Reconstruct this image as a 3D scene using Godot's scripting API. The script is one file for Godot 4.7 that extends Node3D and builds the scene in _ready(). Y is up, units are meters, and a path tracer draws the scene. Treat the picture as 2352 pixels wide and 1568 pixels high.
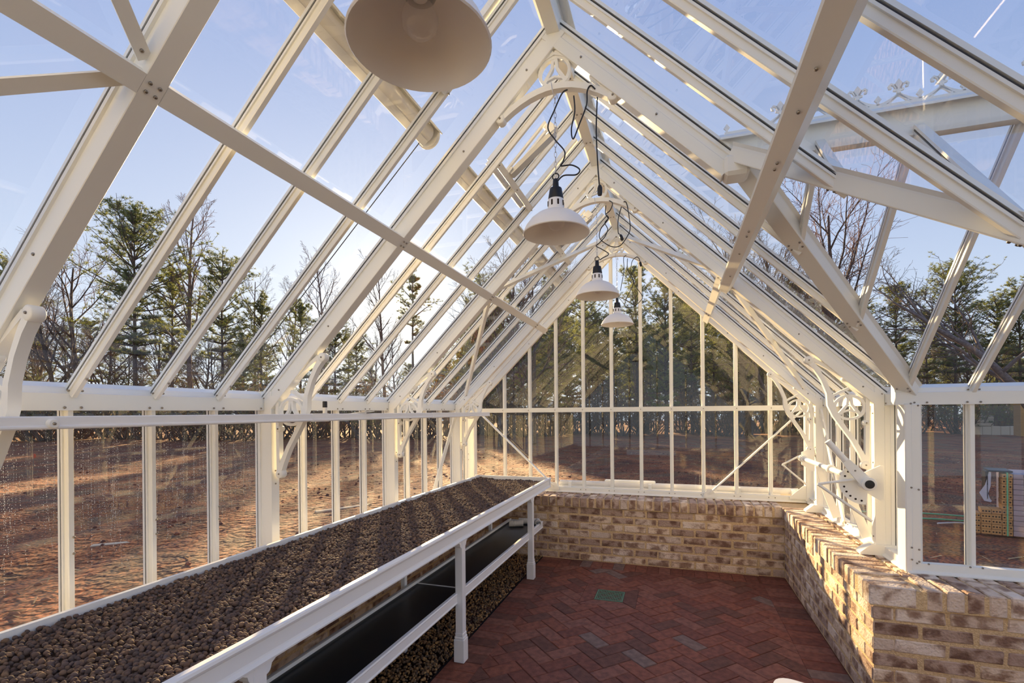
extends Node3D
# A white Victorian glasshouse: 0.3 m pane modules along -z, ridge over x = 0, a low gabled wing to the right.
# dist(n) is the distance in front of the eye of glazing line n; z = -dist.

const EYE := Vector3(0.4842, 1.425, 0.0)
const FOCAL := 1116.56       # pixels of the 2352 x 1568 frame
const CX := 1176.0
const CY := 945.71           # the lens is shifted: the horizon lies below the middle
const YAW := 0.32233
const SHEAR := -0.0151
const HALF := 1.609          # half the width between the wall glazing lines
const EAVE := 1.517
const RIDGE := 3.117
const PITCH := 0.7826        # radians, about 44.8 degrees
const SLOPE := 2.2691
const BACK := 4.909          # the far gable
const FRONT := -0.749        # the near gable, behind the camera
const WALL := 0.601          # top of the brick walls
const BRICK_SIDE := 1.36     # inner faces of the brick walls
const BRICK_BACK := 4.63
const WING_FAR := 2.98
const WING_NEAR := 1.18
const WING_RIDGE := 2.08
const WING_TOP := 2.412
const WING_BRICK := 2.70
const WING_END := 3.2
const SOIL := -0.15

var rng := RandomNumberGenerator.new()
var M := {}
var used := {}


class G:
	var v := PackedVector3Array()
	var n := PackedVector3Array()

	func tri(a: Vector3, b: Vector3, c: Vector3, na: Vector3, nb: Vector3, nc: Vector3) -> void:
		if (b - a).cross(c - a).dot(na + nb + nc) > 0.0:
			v.append(a); v.append(c); v.append(b)
			n.append(na); n.append(nc); n.append(nb)
		else:
			v.append(a); v.append(b); v.append(c)
			n.append(na); n.append(nb); n.append(nc)

	func flat(a: Vector3, b: Vector3, c: Vector3, toward: Vector3) -> void:
		var k := (b - a).cross(c - a).normalized()
		if k.dot(toward) < 0.0:
			k = -k
		tri(a, b, c, k, k, k)

	func quad(a: Vector3, b: Vector3, c: Vector3, d: Vector3, k: Vector3) -> void:
		tri(a, b, c, k, k, k)
		tri(a, c, d, k, k, k)

	func box(at: Vector3, size: Vector3, basis := Basis.IDENTITY) -> void:
		var h := size * 0.5
		for axis in 3:
			for s in [-1.0, 1.0]:
				var e := Vector3.ZERO
				e[axis] = s
				var p := Vector3.ZERO
				p[(axis + 1) % 3] = 1.0
				var q := Vector3.ZERO
				q[(axis + 2) % 3] = 1.0
				var k: Vector3 = basis * e
				var o := e * h
				quad(at + basis * (o + (p + q) * h), at + basis * (o + (p - q) * h), at + basis * (o + (-p - q) * h), at + basis * (o + (-p + q) * h), k)

	# a box with chamfered edges
	func soft(at: Vector3, size: Vector3, ch: float, basis := Basis.IDENTITY) -> void:
		var h := size * 0.5
		var c := minf(ch, minf(h.x, minf(h.y, h.z)) * 0.9)
		for axis in 3:
			var a1 := (axis + 1) % 3
			var a2 := (axis + 2) % 3
			for s in [-1.0, 1.0]:
				var o := Vector3.ZERO
				o[axis] = s * h[axis]
				var p := Vector3.ZERO
				p[a1] = h[a1] - c
				var q := Vector3.ZERO
				q[a2] = h[a2] - c
				var k := Vector3.ZERO
				k[axis] = s
				quad(at + basis * (o + p + q), at + basis * (o + p - q), at + basis * (o - p - q), at + basis * (o - p + q), basis * k)
			for s1 in [-1.0, 1.0]:
				for s2 in [-1.0, 1.0]:
					var l := Vector3.ZERO
					l[axis] = h[axis] - c
					var e1 := Vector3.ZERO
					e1[a1] = s1 * h[a1]
					e1[a2] = s2 * (h[a2] - c)
					var e2 := Vector3.ZERO
					e2[a1] = s1 * (h[a1] - c)
					e2[a2] = s2 * h[a2]
					var k2 := Vector3.ZERO
					k2[a1] = s1
					k2[a2] = s2
					quad(at + basis * (e1 + l), at + basis * (e1 - l), at + basis * (e2 - l), at + basis * (e2 + l), (basis * k2).normalized())
		for sx in [-1.0, 1.0]:
			for sy in [-1.0, 1.0]:
				for sz in [-1.0, 1.0]:
					var k3: Vector3 = (basis * Vector3(sx, sy, sz)).normalized()
					tri(at + basis * Vector3(sx * h.x, sy * (h.y - c), sz * (h.z - c)), at + basis * Vector3(sx * (h.x - c), sy * h.y, sz * (h.z - c)), at + basis * Vector3(sx * (h.x - c), sy * (h.y - c), sz * h.z), k3, k3, k3)

	# a straight bar of constant section between two points; the section's axes are given
	func prism(section: PackedVector2Array, a: Vector3, b: Vector3, ax: Vector3, ay: Vector3) -> void:
		var area := 0.0
		for i in section.size():
			var p := section[i]
			var q := section[(i + 1) % section.size()]
			area += p.x * q.y - q.x * p.y
		var turn := 1.0 if area > 0.0 else -1.0
		for i in section.size():
			var p := section[i]
			var q := section[(i + 1) % section.size()]
			var k := (ax * (q.y - p.y) - ay * (q.x - p.x)).normalized() * turn
			var op := ax * p.x + ay * p.y
			var oq := ax * q.x + ay * q.y
			quad(a + op, a + oq, b + oq, b + op, k)
		var cut := Geometry2D.triangulate_polygon(section)
		var along := (b - a).normalized()
		for i in range(0, cut.size(), 3):
			var t := [section[cut[i]], section[cut[i + 1]], section[cut[i + 2]]]
			var pts := []
			for w in t:
				pts.append(ax * w.x + ay * w.y)
			tri(a + pts[0], a + pts[1], a + pts[2], -along, -along, -along)
			tri(b + pts[0], b + pts[1], b + pts[2], along, along, along)

	func tube(pts: Array, radius, seg := 8, cap := true) -> void:
		var count := pts.size()
		var first: Vector3 = (pts[1] - pts[0]).normalized()
		var side := first.cross(Vector3.UP)
		if side.length() < 0.1:
			side = first.cross(Vector3.RIGHT)
		side = side.normalized()
		var rings := []
		for i in count:
			var here: Vector3 = pts[i]
			var dir: Vector3 = ((pts[mini(i + 1, count - 1)] as Vector3) - (pts[maxi(i - 1, 0)] as Vector3)).normalized()
			side = (side - dir * side.dot(dir)).normalized()
			var up := dir.cross(side)
			var r: float = radius[i] if radius is Array else radius
			var ring := []
			for k in seg:
				var w := TAU * k / seg
				var o := side * cos(w) + up * sin(w)
				ring.append([here + o * r, o])
			rings.append(ring)
		for i in count - 1:
			for k in seg:
				var a: Array = rings[i][k]
				var b: Array = rings[i][(k + 1) % seg]
				var c: Array = rings[i + 1][(k + 1) % seg]
				var d: Array = rings[i + 1][k]
				tri(a[0], b[0], c[0], a[1], b[1], c[1])
				tri(a[0], c[0], d[0], a[1], c[1], d[1])
		if cap:
			var e0 := -first
			var e1: Vector3 = ((pts[count - 1] as Vector3) - (pts[count - 2] as Vector3)).normalized()
			for k in seg:
				tri(pts[0], rings[0][k][0], rings[0][(k + 1) % seg][0], e0, e0, e0)
				tri(pts[count - 1], rings[count - 1][k][0], rings[count - 1][(k + 1) % seg][0], e1, e1, e1)

	# a turned shape; profile of (radius, height) round the y axis of t
	func lathe(profile: Array, t: Transform3D, seg := 24) -> void:
		var ks := []
		for i in profile.size() - 1:
			var d: Vector2 = profile[i + 1] - profile[i]
			ks.append(Vector2(d.y, -d.x).normalized())
		for i in profile.size() - 1:
			var k0: Vector2 = ks[i]
			var k1: Vector2 = ks[i]
			if i > 0 and (ks[i - 1] as Vector2).dot(ks[i]) > 0.6:
				k0 = ((ks[i - 1] as Vector2) + (ks[i] as Vector2)).normalized()
			if i < ks.size() - 1 and (ks[i + 1] as Vector2).dot(ks[i]) > 0.6:
				k1 = ((ks[i + 1] as Vector2) + (ks[i] as Vector2)).normalized()
			var p: Vector2 = profile[i]
			var q: Vector2 = profile[i + 1]
			for s in seg:
				var w0 := TAU * s / seg
				var w1 := TAU * (s + 1) / seg
				var d0 := Vector3(cos(w0), 0, sin(w0))
				var d1 := Vector3(cos(w1), 0, sin(w1))
				var up := Vector3.UP
				var a := t * (d0 * p.x + up * p.y)
				var b := t * (d1 * p.x + up * p.y)
				var c := t * (d1 * q.x + up * q.y)
				var d := t * (d0 * q.x + up * q.y)
				var na := (t.basis * (d0 * k0.x + up * k0.y)).normalized()
				var nb := (t.basis * (d1 * k0.x + up * k0.y)).normalized()
				var nc := (t.basis * (d1 * k1.x + up * k1.y)).normalized()
				var nd := (t.basis * (d0 * k1.x + up * k1.y)).normalized()
				if p.x > 1e-6:
					tri(a, b, c, na, nb, nc)
				if q.x > 1e-6:
					tri(a, c, d, na, nc, nd)

	# a flat band of some thickness that follows a line drawn in the xy plane of t
	func band(line: Array, width, t: Transform3D, thick: float, closed := false) -> void:
		var count := line.size()
		var left := []
		var right := []
		var sides := []
		for i in count:
			var prev: Vector2 = line[(i - 1 + count) % count] if closed or i > 0 else line[i]
			var next: Vector2 = line[(i + 1) % count] if closed or i < count - 1 else line[i]
			var dir := (next - prev).normalized()
			var o := Vector2(-dir.y, dir.x)
			var w: float = (width[i] if width is Array else width) * 0.5
			left.append((line[i] as Vector2) + o * w)
			right.append((line[i] as Vector2) - o * w)
			sides.append(o)
		var h := thick * 0.5
		var z := t.basis.z.normalized()
		for i in (count if closed else count - 1):
			var j := (i + 1) % count
			var l0: Vector2 = left[i]
			var l1: Vector2 = left[j]
			var r0: Vector2 = right[i]
			var r1: Vector2 = right[j]
			for s in [-1.0, 1.0]:
				quad(t * Vector3(l0.x, l0.y, s * h), t * Vector3(l1.x, l1.y, s * h), t * Vector3(r1.x, r1.y, s * h), t * Vector3(r0.x, r0.y, s * h), z * s)
			for e in [[l0, l1, 1.0], [r0, r1, -1.0]]:
				var ka: Vector3 = t.basis * Vector3(sides[i].x, sides[i].y, 0) * e[2]
				var kb: Vector3 = t.basis * Vector3(sides[j].x, sides[j].y, 0) * e[2]
				var a: Vector3 = t * Vector3(e[0].x, e[0].y, -h)
				var b: Vector3 = t * Vector3(e[1].x, e[1].y, -h)
				var c: Vector3 = t * Vector3(e[1].x, e[1].y, h)
				var d: Vector3 = t * Vector3(e[0].x, e[0].y, h)
				tri(a, b, c, ka, kb, kb)
				tri(a, c, d, ka, kb, ka)
		if not closed:
			for e in [[0, 1], [count - 1, count - 2]]:
				var l: Vector2 = left[e[0]]
				var r: Vector2 = right[e[0]]
				var k: Vector2 = ((line[e[0]] as Vector2) - (line[e[1]] as Vector2)).normalized()
				quad(t * Vector3(l.x, l.y, -h), t * Vector3(r.x, r.y, -h), t * Vector3(r.x, r.y, h), t * Vector3(l.x, l.y, h), t.basis * Vector3(k.x, k.y, 0))

	# a plate cut to an outline in the xy plane of t
	func plate(outline: PackedVector2Array, t: Transform3D, thick: float) -> void:
		prism(outline, t * Vector3(0, 0, -thick * 0.5), t * Vector3(0, 0, thick * 0.5), t.basis.x, t.basis.y)

	func mesh(m: Material) -> ArrayMesh:
		var a := []
		a.resize(Mesh.ARRAY_MAX)
		a[Mesh.ARRAY_VERTEX] = v
		a[Mesh.ARRAY_NORMAL] = n
		var out := ArrayMesh.new()
		out.add_surface_from_arrays(Mesh.PRIMITIVE_TRIANGLES, a)
		out.surface_set_material(0, m)
		return out


# ---------- naming and tagging
func numbered(called: String) -> String:
	var k: int = used.get(called, -1) + 1
	used[called] = k
	return called if k == 0 else "%s_%03d" % [called, k]


func meta(o: Node, label := "", category := "", group := "", kind := "") -> void:
	if label: o.set_meta("label", label)
	if category: o.set_meta("category", category)
	if group: o.set_meta("group", group)
	if kind: o.set_meta("kind", kind)


func thing(called: String, label: String, category: String, at := Vector3.ZERO, group := "") -> Node3D:
	var o := Node3D.new()
	o.name = numbered(called)
	add_child(o)
	o.position = at
	meta(o, label, category, group)
	return o


func setting(called: String, label := "") -> Node3D:
	var o := Node3D.new()
	o.name = called
	add_child(o)
	meta(o, label, "", "", "structure")
	return o


func put(parent: Node, called: String, mesh: Mesh, at := Vector3.ZERO, basis := Basis.IDENTITY) -> MeshInstance3D:
	var o := MeshInstance3D.new()
	o.name = called
	o.mesh = mesh
	o.transform = Transform3D(basis, at)
	parent.add_child(o, true)
	return o


func part(parent: Node, called: String, g: G, m: Material) -> MeshInstance3D:
	return put(parent, called, g.mesh(m))


func many(parent: Node, called: String, mesh: Mesh, places: Array, colors := []) -> MultiMeshInstance3D:
	var mm := MultiMesh.new()
	mm.transform_format = MultiMesh.TRANSFORM_3D
	mm.use_colors = colors.size() > 0
	mm.mesh = mesh
	mm.instance_count = places.size()
	for i in places.size():
		mm.set_instance_transform(i, places[i])
		if colors.size():
			mm.set_instance_color(i, colors[i])
	var o := MultiMeshInstance3D.new()
	o.name = called
	o.multimesh = mm
	parent.add_child(o, true)
	o.set_meta("kind", "stuff")
	return o


func copy(o: Node3D, label := "") -> Node3D:
	var base := String(o.name)
	if base.length() > 4 and base.right(3).is_valid_int():
		base = base.left(-4)
	var c: Node3D = o.duplicate()
	c.name = numbered(base)
	add_child(c)
	if label: c.set_meta("label", label)
	return c


# ---------- places
func dist(n: float) -> float:
	return 1.180 + 0.3 * n


# the direction of a pixel as (x, height, distance ahead) for one unit of depth
func ray(u: float, v: float) -> Vector3:
	var w := v - SHEAR * (u - CX)
	var r := (u - CX) / FOCAL
	return Vector3(r * cos(YAW) - sin(YAW), (CY - w) / FOCAL, -(r * sin(YAW) + cos(YAW)))


# where the sight line of a pixel meets the upright plane d metres ahead along the house
func ahead(u: float, v: float, d: float) -> Vector3:
	var r := ray(u, v)
	return EYE + r * (d / -r.z)


func bend(points: Array, steps := 6) -> Array:
	var c := Curve3D.new()
	for i in points.size():
		var a: Vector3 = points[maxi(i - 1, 0)]
		var b: Vector3 = points[mini(i + 1, points.size() - 1)]
		var t := (b - a) / 6.0
		c.add_point(points[i], -t, t)
	var out := []
	for i in points.size() - 1:
		for k in steps:
			out.append(c.sample(i, float(k) / steps))
	out.append(points[-1])
	return out


func rect(w: float, y0: float, y1: float) -> PackedVector2Array:
	return PackedVector2Array([Vector2(-w / 2, y0), Vector2(w / 2, y0), Vector2(w / 2, y1), Vector2(-w / 2, y1)])


# a point on a main roof slope: side -1 left, +1 right; t metres up from the eave, o metres outward
func slope(side: float, t: float, o: float, d: float) -> Vector3:
	var up := Vector3(-side * cos(PITCH), sin(PITCH), 0)
	var away := Vector3(side * sin(PITCH), cos(PITCH), 0)
	return Vector3(side * HALF, EAVE, -d) + up * t + away * o


func slope_up(side: float) -> Vector3:
	return Vector3(-side * cos(PITCH), sin(PITCH), 0)


func slope_out(side: float) -> Vector3:
	return Vector3(side * sin(PITCH), cos(PITCH), 0)


# ---------- materials
func noise_texture(freq: float, ramp: Array, octaves := 4, size := 512, kind := FastNoiseLite.TYPE_SIMPLEX_SMOOTH, seeded := 1) -> NoiseTexture2D:
	var f := FastNoiseLite.new()
	f.seed = seeded
	f.noise_type = kind
	f.frequency = freq
	f.fractal_octaves = octaves
	var t := NoiseTexture2D.new()
	t.width = size
	t.height = size
	t.seamless = true
	t.noise = f
	if ramp.size():
		var g := Gradient.new()
		var at := PackedFloat32Array()
		var cs := PackedColorArray()
		for r in ramp:
			at.append(r[0])
			cs.append(r[1])
		g.offsets = at
		g.colors = cs
		t.color_ramp = g
	return t


func plain(c: Color, rough := 0.5, metal := 0.0) -> StandardMaterial3D:
	var m := StandardMaterial3D.new()
	m.albedo_color = c
	m.roughness = rough
	m.metallic = metal
	return m


func textured(t: Texture2D, scale: float, rough := 0.9, tint := Color.WHITE, bump: Texture2D = null, depth := 0.2) -> StandardMaterial3D:
	var m := plain(tint, rough)
	m.albedo_texture = t
	m.uv1_triplanar = true
	m.uv1_world_triplanar = true
	m.uv1_scale = Vector3.ONE * scale
	if bump:
		m.heightmap_enabled = true
		m.heightmap_texture = bump
		m.heightmap_scale = depth
	return m


func make_materials() -> void:
	M.white = plain(Color8(240, 239, 230), 0.36)
	M.white.resource_name = "white powder coat"
	M.cast = plain(Color8(241, 240, 232), 0.42)
	M.staging = plain(Color8(239, 239, 237), 0.4)
	M.gasket = plain(Color8(52, 50, 48), 0.7)
	M.steel = plain(Color8(150, 142, 130), 0.35, 0.9)
	M.black = plain(Color8(16, 18, 24), 0.45)
	M.cord = plain(Color8(18, 20, 28), 0.5)
	M.enamel = plain(Color8(240, 238, 234), 0.28)
	M.zinc = plain(Color8(190, 192, 198), 0.3, 0.9)
	var glass := plain(Color(0.9, 0.95, 0.93, 0.02), 0.0)
	glass.transparency = BaseMaterial3D.TRANSPARENCY_ALPHA
	M.glass = glass
	var bulb := plain(Color(0.95, 0.95, 0.95, 0.14), 0.02)
	bulb.transparency = BaseMaterial3D.TRANSPARENCY_ALPHA
	M.bulb = bulb
	var film := plain(Color(0.93, 0.92, 0.9, 0.55), 0.2)
	film.transparency = BaseMaterial3D.TRANSPARENCY_ALPHA
	M.film = film
	var drop := plain(Color(1, 1, 1, 0.5), 0.3)
	drop.transparency = BaseMaterial3D.TRANSPARENCY_ALPHA
	M.drop = drop
	# lime-smeared clay bricks: dark clay with pale patches
	var smear := noise_texture(0.007, [[0.0, Color8(138, 112, 98)], [0.26, Color8(158, 134, 118)], [0.40, Color8(192, 174, 158)], [0.52, Color8(222, 208, 194)], [0.70, Color8(234, 224, 212)], [1.0, Color8(224, 212, 200)]], 8, 1024, FastNoiseLite.TYPE_SIMPLEX_SMOOTH, 5)
	var pits := noise_texture(0.09, [], 3, 512, FastNoiseLite.TYPE_SIMPLEX, 9)
	M.bricks = []
	for k in 5:
		var tint: Color = [Color8(255, 250, 244), Color8(238, 228, 218), Color8(216, 200, 190), Color8(255, 244, 228), Color8(196, 178, 168)][k]
		var m := textured(smear, 1.1, 0.95, tint, pits, 0.35)
		m.uv1_offset = Vector3(0.37 * k, 0.21 * k, 0.53 * k)
		M.bricks.append(m)
	M.mortar = textured(noise_texture(0.05, [[0.0, Color8(200, 170, 126)], [1.0, Color8(228, 204, 162)]], 4, 512, FastNoiseLite.TYPE_SIMPLEX, 3), 2.0, 0.95, Color.WHITE, pits, 0.3)
	# terracotta pavers
	var clay := noise_texture(0.02, [[0.0, Color8(106, 66, 54)], [0.5, Color8(130, 82, 66)], [1.0, Color8(146, 96, 78)]], 5, 512, FastNoiseLite.TYPE_SIMPLEX, 21)
	M.pavers = []
	for c in [Color8(255, 255, 255), Color8(240, 226, 224), Color8(255, 236, 222), Color8(226, 206, 200), Color8(206, 206, 206)]:
		M.pavers.append(textured(clay, 1.6, 0.75, c, pits, 0.12))
	M.pavers.append(textured(noise_texture(0.03, [[0.0, Color8(104, 84, 76)], [1.0, Color8(136, 112, 102)]], 4, 256, FastNoiseLite.TYPE_SIMPLEX, 8), 2.0, 0.8, Color.WHITE, pits, 0.12))
	M.joint = textured(noise_texture(0.08, [[0.0, Color8(84, 46, 34)], [1.0, Color8(112, 66, 48)]], 3, 256), 3.0, 0.95)
	M.pebble = plain(Color8(255, 255, 255), 0.9)
	M.pebble.vertex_color_use_as_albedo = true
	M.under = textured(noise_texture(0.06, [[0.0, Color8(104, 82, 62)], [1.0, Color8(138, 112, 86)]], 3, 256), 3.0, 0.95)
	M.liner = plain(Color8(30, 31, 34), 0.38)
	M.pipe = plain(Color8(214, 212, 206), 0.4)
	M.grate = plain(Color8(92, 124, 98), 0.5)
	# red clay field
	var field := noise_texture(0.006, [[0.0, Color8(98, 54, 32)], [0.3, Color8(138, 76, 40)], [0.48, Color8(176, 98, 50)], [0.6, Color8(164, 104, 60)], [0.78, Color8(140, 104, 70)], [1.0, Color8(184, 110, 58)]], 6, 1024, FastNoiseLite.TYPE_SIMPLEX_SMOOTH, 77)
	M.field = textured(field, 0.11, 0.95, Color.WHITE, noise_texture(0.05, [], 5, 1024, FastNoiseLite.TYPE_SIMPLEX, 31), 5.0)
	M.field.detail_enabled = true
	M.field.detail_blend_mode = BaseMaterial3D.BLEND_MODE_MUL
	M.field.detail_uv_layer = BaseMaterial3D.DETAIL_UV_2
	M.field.detail_albedo = noise_texture(0.03, [[0.0, Color8(70, 58, 54)], [0.35, Color8(160, 146, 138)], [0.5, Color8(215, 205, 196)], [0.62, Color8(255, 250, 244)], [1.0, Color8(255, 244, 226)]], 6, 1024, FastNoiseLite.TYPE_SIMPLEX, 57)
	M.field.uv2_triplanar = true
	M.field.uv2_world_triplanar = true
	M.field.uv2_scale = Vector3.ONE * 0.63
	M.straw = plain(Color.WHITE, 0.9)
	M.straw.vertex_color_use_as_albedo = true
	var bark := noise_texture(0.05, [[0.0, Color8(58, 48, 42)], [1.0, Color8(112, 96, 86)]], 4, 256, FastNoiseLite.TYPE_SIMPLEX, 12)
	M.bark = textured(bark, 0.6, 0.95)
	M.pale_bark = textured(noise_texture(0.05, [[0.0, Color8(96, 84, 78)], [1.0, Color8(148, 132, 124)]], 4, 256, FastNoiseLite.TYPE_SIMPLEX, 13), 0.6, 0.95)
	M.red_twig = plain(Color8(122, 92, 86), 0.9)
	M.twig = plain(Color8(104, 90, 80), 0.9)
	M.needles = []
	for c in [Color8(74, 88, 52), Color8(96, 102, 56), Color8(62, 78, 54), Color8(112, 108, 58)]:
		var m := plain(c, 0.7)
		m.backlight_enabled = true
		m.backlight = Color8(120, 124, 50)
		M.needles.append(m)
	M.scrub = plain(Color8(112, 88, 62), 0.9)
	M.scrub.backlight_enabled = true
	M.scrub.backlight = Color8(110, 84, 46)
	M.tan_brick = plain(Color8(196, 150, 92), 0.9)
	M.grey_brick = plain(Color8(176, 160, 160), 0.9)
	M.hole = plain(Color8(46, 34, 26), 0.95)
	M.wrap = plain(Color8(196, 200, 210), 0.25)
	M.dark_wrap = plain(Color8(38, 36, 42), 0.4)
	M.strap = plain(Color8(120, 190, 140), 0.5)
	M.stone = plain(Color8(196, 178, 152), 0.9)


# ---------- glazing
var bar_section: PackedVector2Array
var roof_section: PackedVector2Array
var rafter_section: PackedVector2Array
var post_section: PackedVector2Array
var bolt_mesh: ArrayMesh


func make_sections() -> void:
	bar_section = PackedVector2Array([Vector2(-0.008, 0.010), Vector2(0.008, 0.010), Vector2(0.010, 0.013), Vector2(0.010, 0.031), Vector2(0.017, 0.031), Vector2(0.017, 0.038), Vector2(-0.017, 0.038), Vector2(-0.017, 0.031), Vector2(-0.010, 0.031), Vector2(-0.010, 0.013)])
	roof_section = PackedVector2Array([Vector2(-0.0075, 0.009), Vector2(0.0075, 0.009), Vector2(0.009, 0.012), Vector2(0.009, 0.031), Vector2(0.0145, 0.031), Vector2(0.0145, 0.038), Vector2(-0.0145, 0.038), Vector2(-0.0145, 0.031), Vector2(-0.009, 0.031), Vector2(-0.009, 0.012)])
	rafter_section = PackedVector2Array([Vector2(-0.026, -0.046), Vector2(0.026, -0.046), Vector2(0.0275, -0.044), Vector2(0.0275, 0.000), Vector2(0.022, 0.004), Vector2(0.022, 0.024), Vector2(0.029, 0.026), Vector2(0.029, 0.038), Vector2(-0.029, 0.038), Vector2(-0.029, 0.026), Vector2(-0.022, 0.024), Vector2(-0.022, 0.004), Vector2(-0.0275, 0.000), Vector2(-0.0275, -0.044)])
	post_section = PackedVector2Array([Vector2(-0.0255, -0.052), Vector2(0.0255, -0.052), Vector2(0.0270, -0.050), Vector2(0.0270, -0.006), Vector2(0.0216, -0.002), Vector2(0.0216, 0.022), Vector2(0.0284, 0.024), Vector2(0.0284, 0.040), Vector2(-0.0284, 0.040), Vector2(-0.0284, 0.024), Vector2(-0.0216, 0.022), Vector2(-0.0216, -0.002), Vector2(-0.0270, -0.006), Vector2(-0.0270, -0.050)])
	var g := G.new()
	g.lathe([Vector2(0, 0.005), Vector2(0.0026, 0.0048), Vector2(0.0043, 0.0034), Vector2(0.0047, 0.0)], Transform3D.IDENTITY, 8)
	bolt_mesh = g.mesh(M.steel)


func bolt(parent: Node, at: Vector3, facing: Vector3) -> void:
	var y := facing.normalized()
	var x := y.cross(Vector3(0.31, 0.17, 0.93)).normalized()
	put(parent, "bolt", bolt_mesh, at, Basis(x, y, x.cross(y)))


# a glazing bar, rafter or post along a to b: ax lies across it, out points away from the room
func bar(parent: Node, called: String, section: PackedVector2Array, a: Vector3, b: Vector3, ax: Vector3, out: Vector3, wide := 0.034) -> MeshInstance3D:
	var g := G.new()
	g.prism(section, a, b, ax, out)
	var o := part(parent, called, g, M.white)
	var k := G.new()
	k.prism(rect(wide - 0.002, 0.038, 0.0415), a, b, ax, out)
	part(o, "gasket", k, M.gasket)
	var c := G.new()
	c.prism(rect(wide, 0.0455, 0.056), a, b, ax, out)
	part(o, "outer_cap", c, M.white)
	return o


func pane(parent: Node, corners: Array, out: Vector3, sheets := 1) -> MeshInstance3D:
	var g := G.new()
	var a := out * 0.0415
	var b := out * 0.0455
	for i in range(1, corners.size() - 1):
		g.tri(corners[0] + a, corners[i] + a, corners[i + 1] + a, -out, -out, -out)
		if sheets == 2:
			g.tri(corners[0] + b, corners[i] + b, corners[i + 1] + b, out, out, out)
	return part(parent, "pane", g, M.glass)


func stick(parent: Node, called: String, a: Vector3, b: Vector3, w: float, h: float, up: Vector3, m: Material) -> MeshInstance3D:
	var along := (b - a).normalized()
	var x := up.cross(along).normalized()
	var y := along.cross(x)
	var g := G.new()
	g.prism(rect(w, -h / 2, h / 2), a, b, x, y)
	return part(parent, called, g, m)


# ---------- bricks
var brick_shapes := []


func make_brick_shapes() -> void:
	for k in 6:
		var g := G.new()
		g.soft(Vector3.ZERO, Vector3(1, 1, 1), 0.05)
		brick_shapes.append(g)
	var out := []
	rng.seed = 11
	for k in 6:
		var g := G.new()
		var s := Vector3(0.193 - 0.002 * (k % 3), 0.0590 - 0.001 * (k % 2), 0.09)
		g.soft(Vector3.ZERO, s, 0.005)
		for i in g.v.size():
			var p := g.v[i]
			var h := Vector3(sin(p.x * 61.0 + k * 2.1 + p.y * 90.0), sin(p.y * 97.0 + k + p.x * 40.0), sin(p.x * 47.0 + p.y * 131.0 + k * 3.0))
			g.v[i] = p + h * Vector3(0.0022, 0.0016, 0.0016)
		out.append(g.mesh(M.bricks[0]))
	brick_shapes = out


# a running-bond face: from a along the wall, bricks faced towards the room
func brick_face(parent: Node, a: Vector3, along: Vector3, inward: Vector3, length: float, shift := 0.0) -> void:
	var basis := Basis(along, Vector3.UP, inward)
	if basis.determinant() < 0:
		basis = Basis(-along, Vector3.UP, inward)
	for row in 7:
		var y := 0.034 + row * 0.0727
		var at := -0.1035 * (row % 2) - shift
		while at < length:
			var x0 := maxf(at, 0.0)
			var x1 := minf(at + 0.1955, length)
			if x1 - x0 > 0.03:
				var o := put(parent, "brick", brick_shapes[rng.randi() % 6], a + along * ((x0 + x1) / 2) + Vector3.UP * y - inward * (0.045 + rng.randf_range(-0.0025, 0.002)), basis.scaled_local(Vector3((x1 - x0) / 0.195, 1, 1)))
				o.set_surface_override_material(0, M.bricks[rng.randi() % 5])
			at += 0.207 + rng.randf_range(-0.002, 0.002)


# the rowlock coping on top: two rows of bricks laid across the wall
func coping(parent: Node, a: Vector3, along: Vector3, inward: Vector3, length: float) -> void:
	var basis := Basis(inward, along, Vector3.UP)
	if basis.determinant() < 0:
		basis = Basis(inward, -along, Vector3.UP)
	var at := 0.0
	while at < length - 0.03:
		var w := minf(0.064, length - at)
		for k in 2:
			var wide := 0.2 if k == 0 else 0.1
			var mid := 0.022 - 0.1 if k == 0 else 0.022 - 0.2 - 0.012 - 0.05
			var o := put(parent, "coping_brick", brick_shapes[rng.randi() % 6], a + along * (at + w / 2) + Vector3.UP * (0.555 + rng.randf_range(-0.002, 0.002)) + inward * (mid + rng.randf_range(-0.003, 0.003)), basis.scaled_local(Vector3(wide / 0.195, w / 0.0605, 0.092 / 0.09)))
			o.set_surface_override_material(0, M.bricks[rng.randi() % 5])
		at += 0.0755


func core(parent: Node, a: Vector3, b: Vector3) -> void:
	var g := G.new()
	g.box((a + b) / 2, (b - a).abs())
	part(parent, "mortar", g, M.mortar)


# ---------- upright glazing
func mullion(parent: Node, base: Vector3, top: float, along: Vector3, out: Vector3, bolts := true) -> MeshInstance3D:
	var o := bar(parent, "mullion", bar_section, base, Vector3(base.x, top, base.z), along, out)
	if bolts:
		for s in [-1.0, 1.0]:
			bolt(o, Vector3(base.x, 1.455, base.z) + along * 0.026 * s - out * 0.004, -out)
			bolt(o, base + Vector3.UP * 0.03 + along * 0.024 * s - out * 0.012, -out)
	return o


func sill(parent: Node, a: Vector3, b: Vector3, inward: Vector3) -> MeshInstance3D:
	var g := G.new()
	var s := PackedVector2Array([Vector2(-0.06, 0), Vector2(0.028, 0), Vector2(0.028, 0.006), Vector2(0.014, 0.016), Vector2(0.012, 0.050), Vector2(-0.028, 0.050), Vector2(-0.06, 0.03)])
	g.prism(s, a, b, inward, Vector3.UP)
	return part(parent, "sill", g, M.white)


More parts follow.
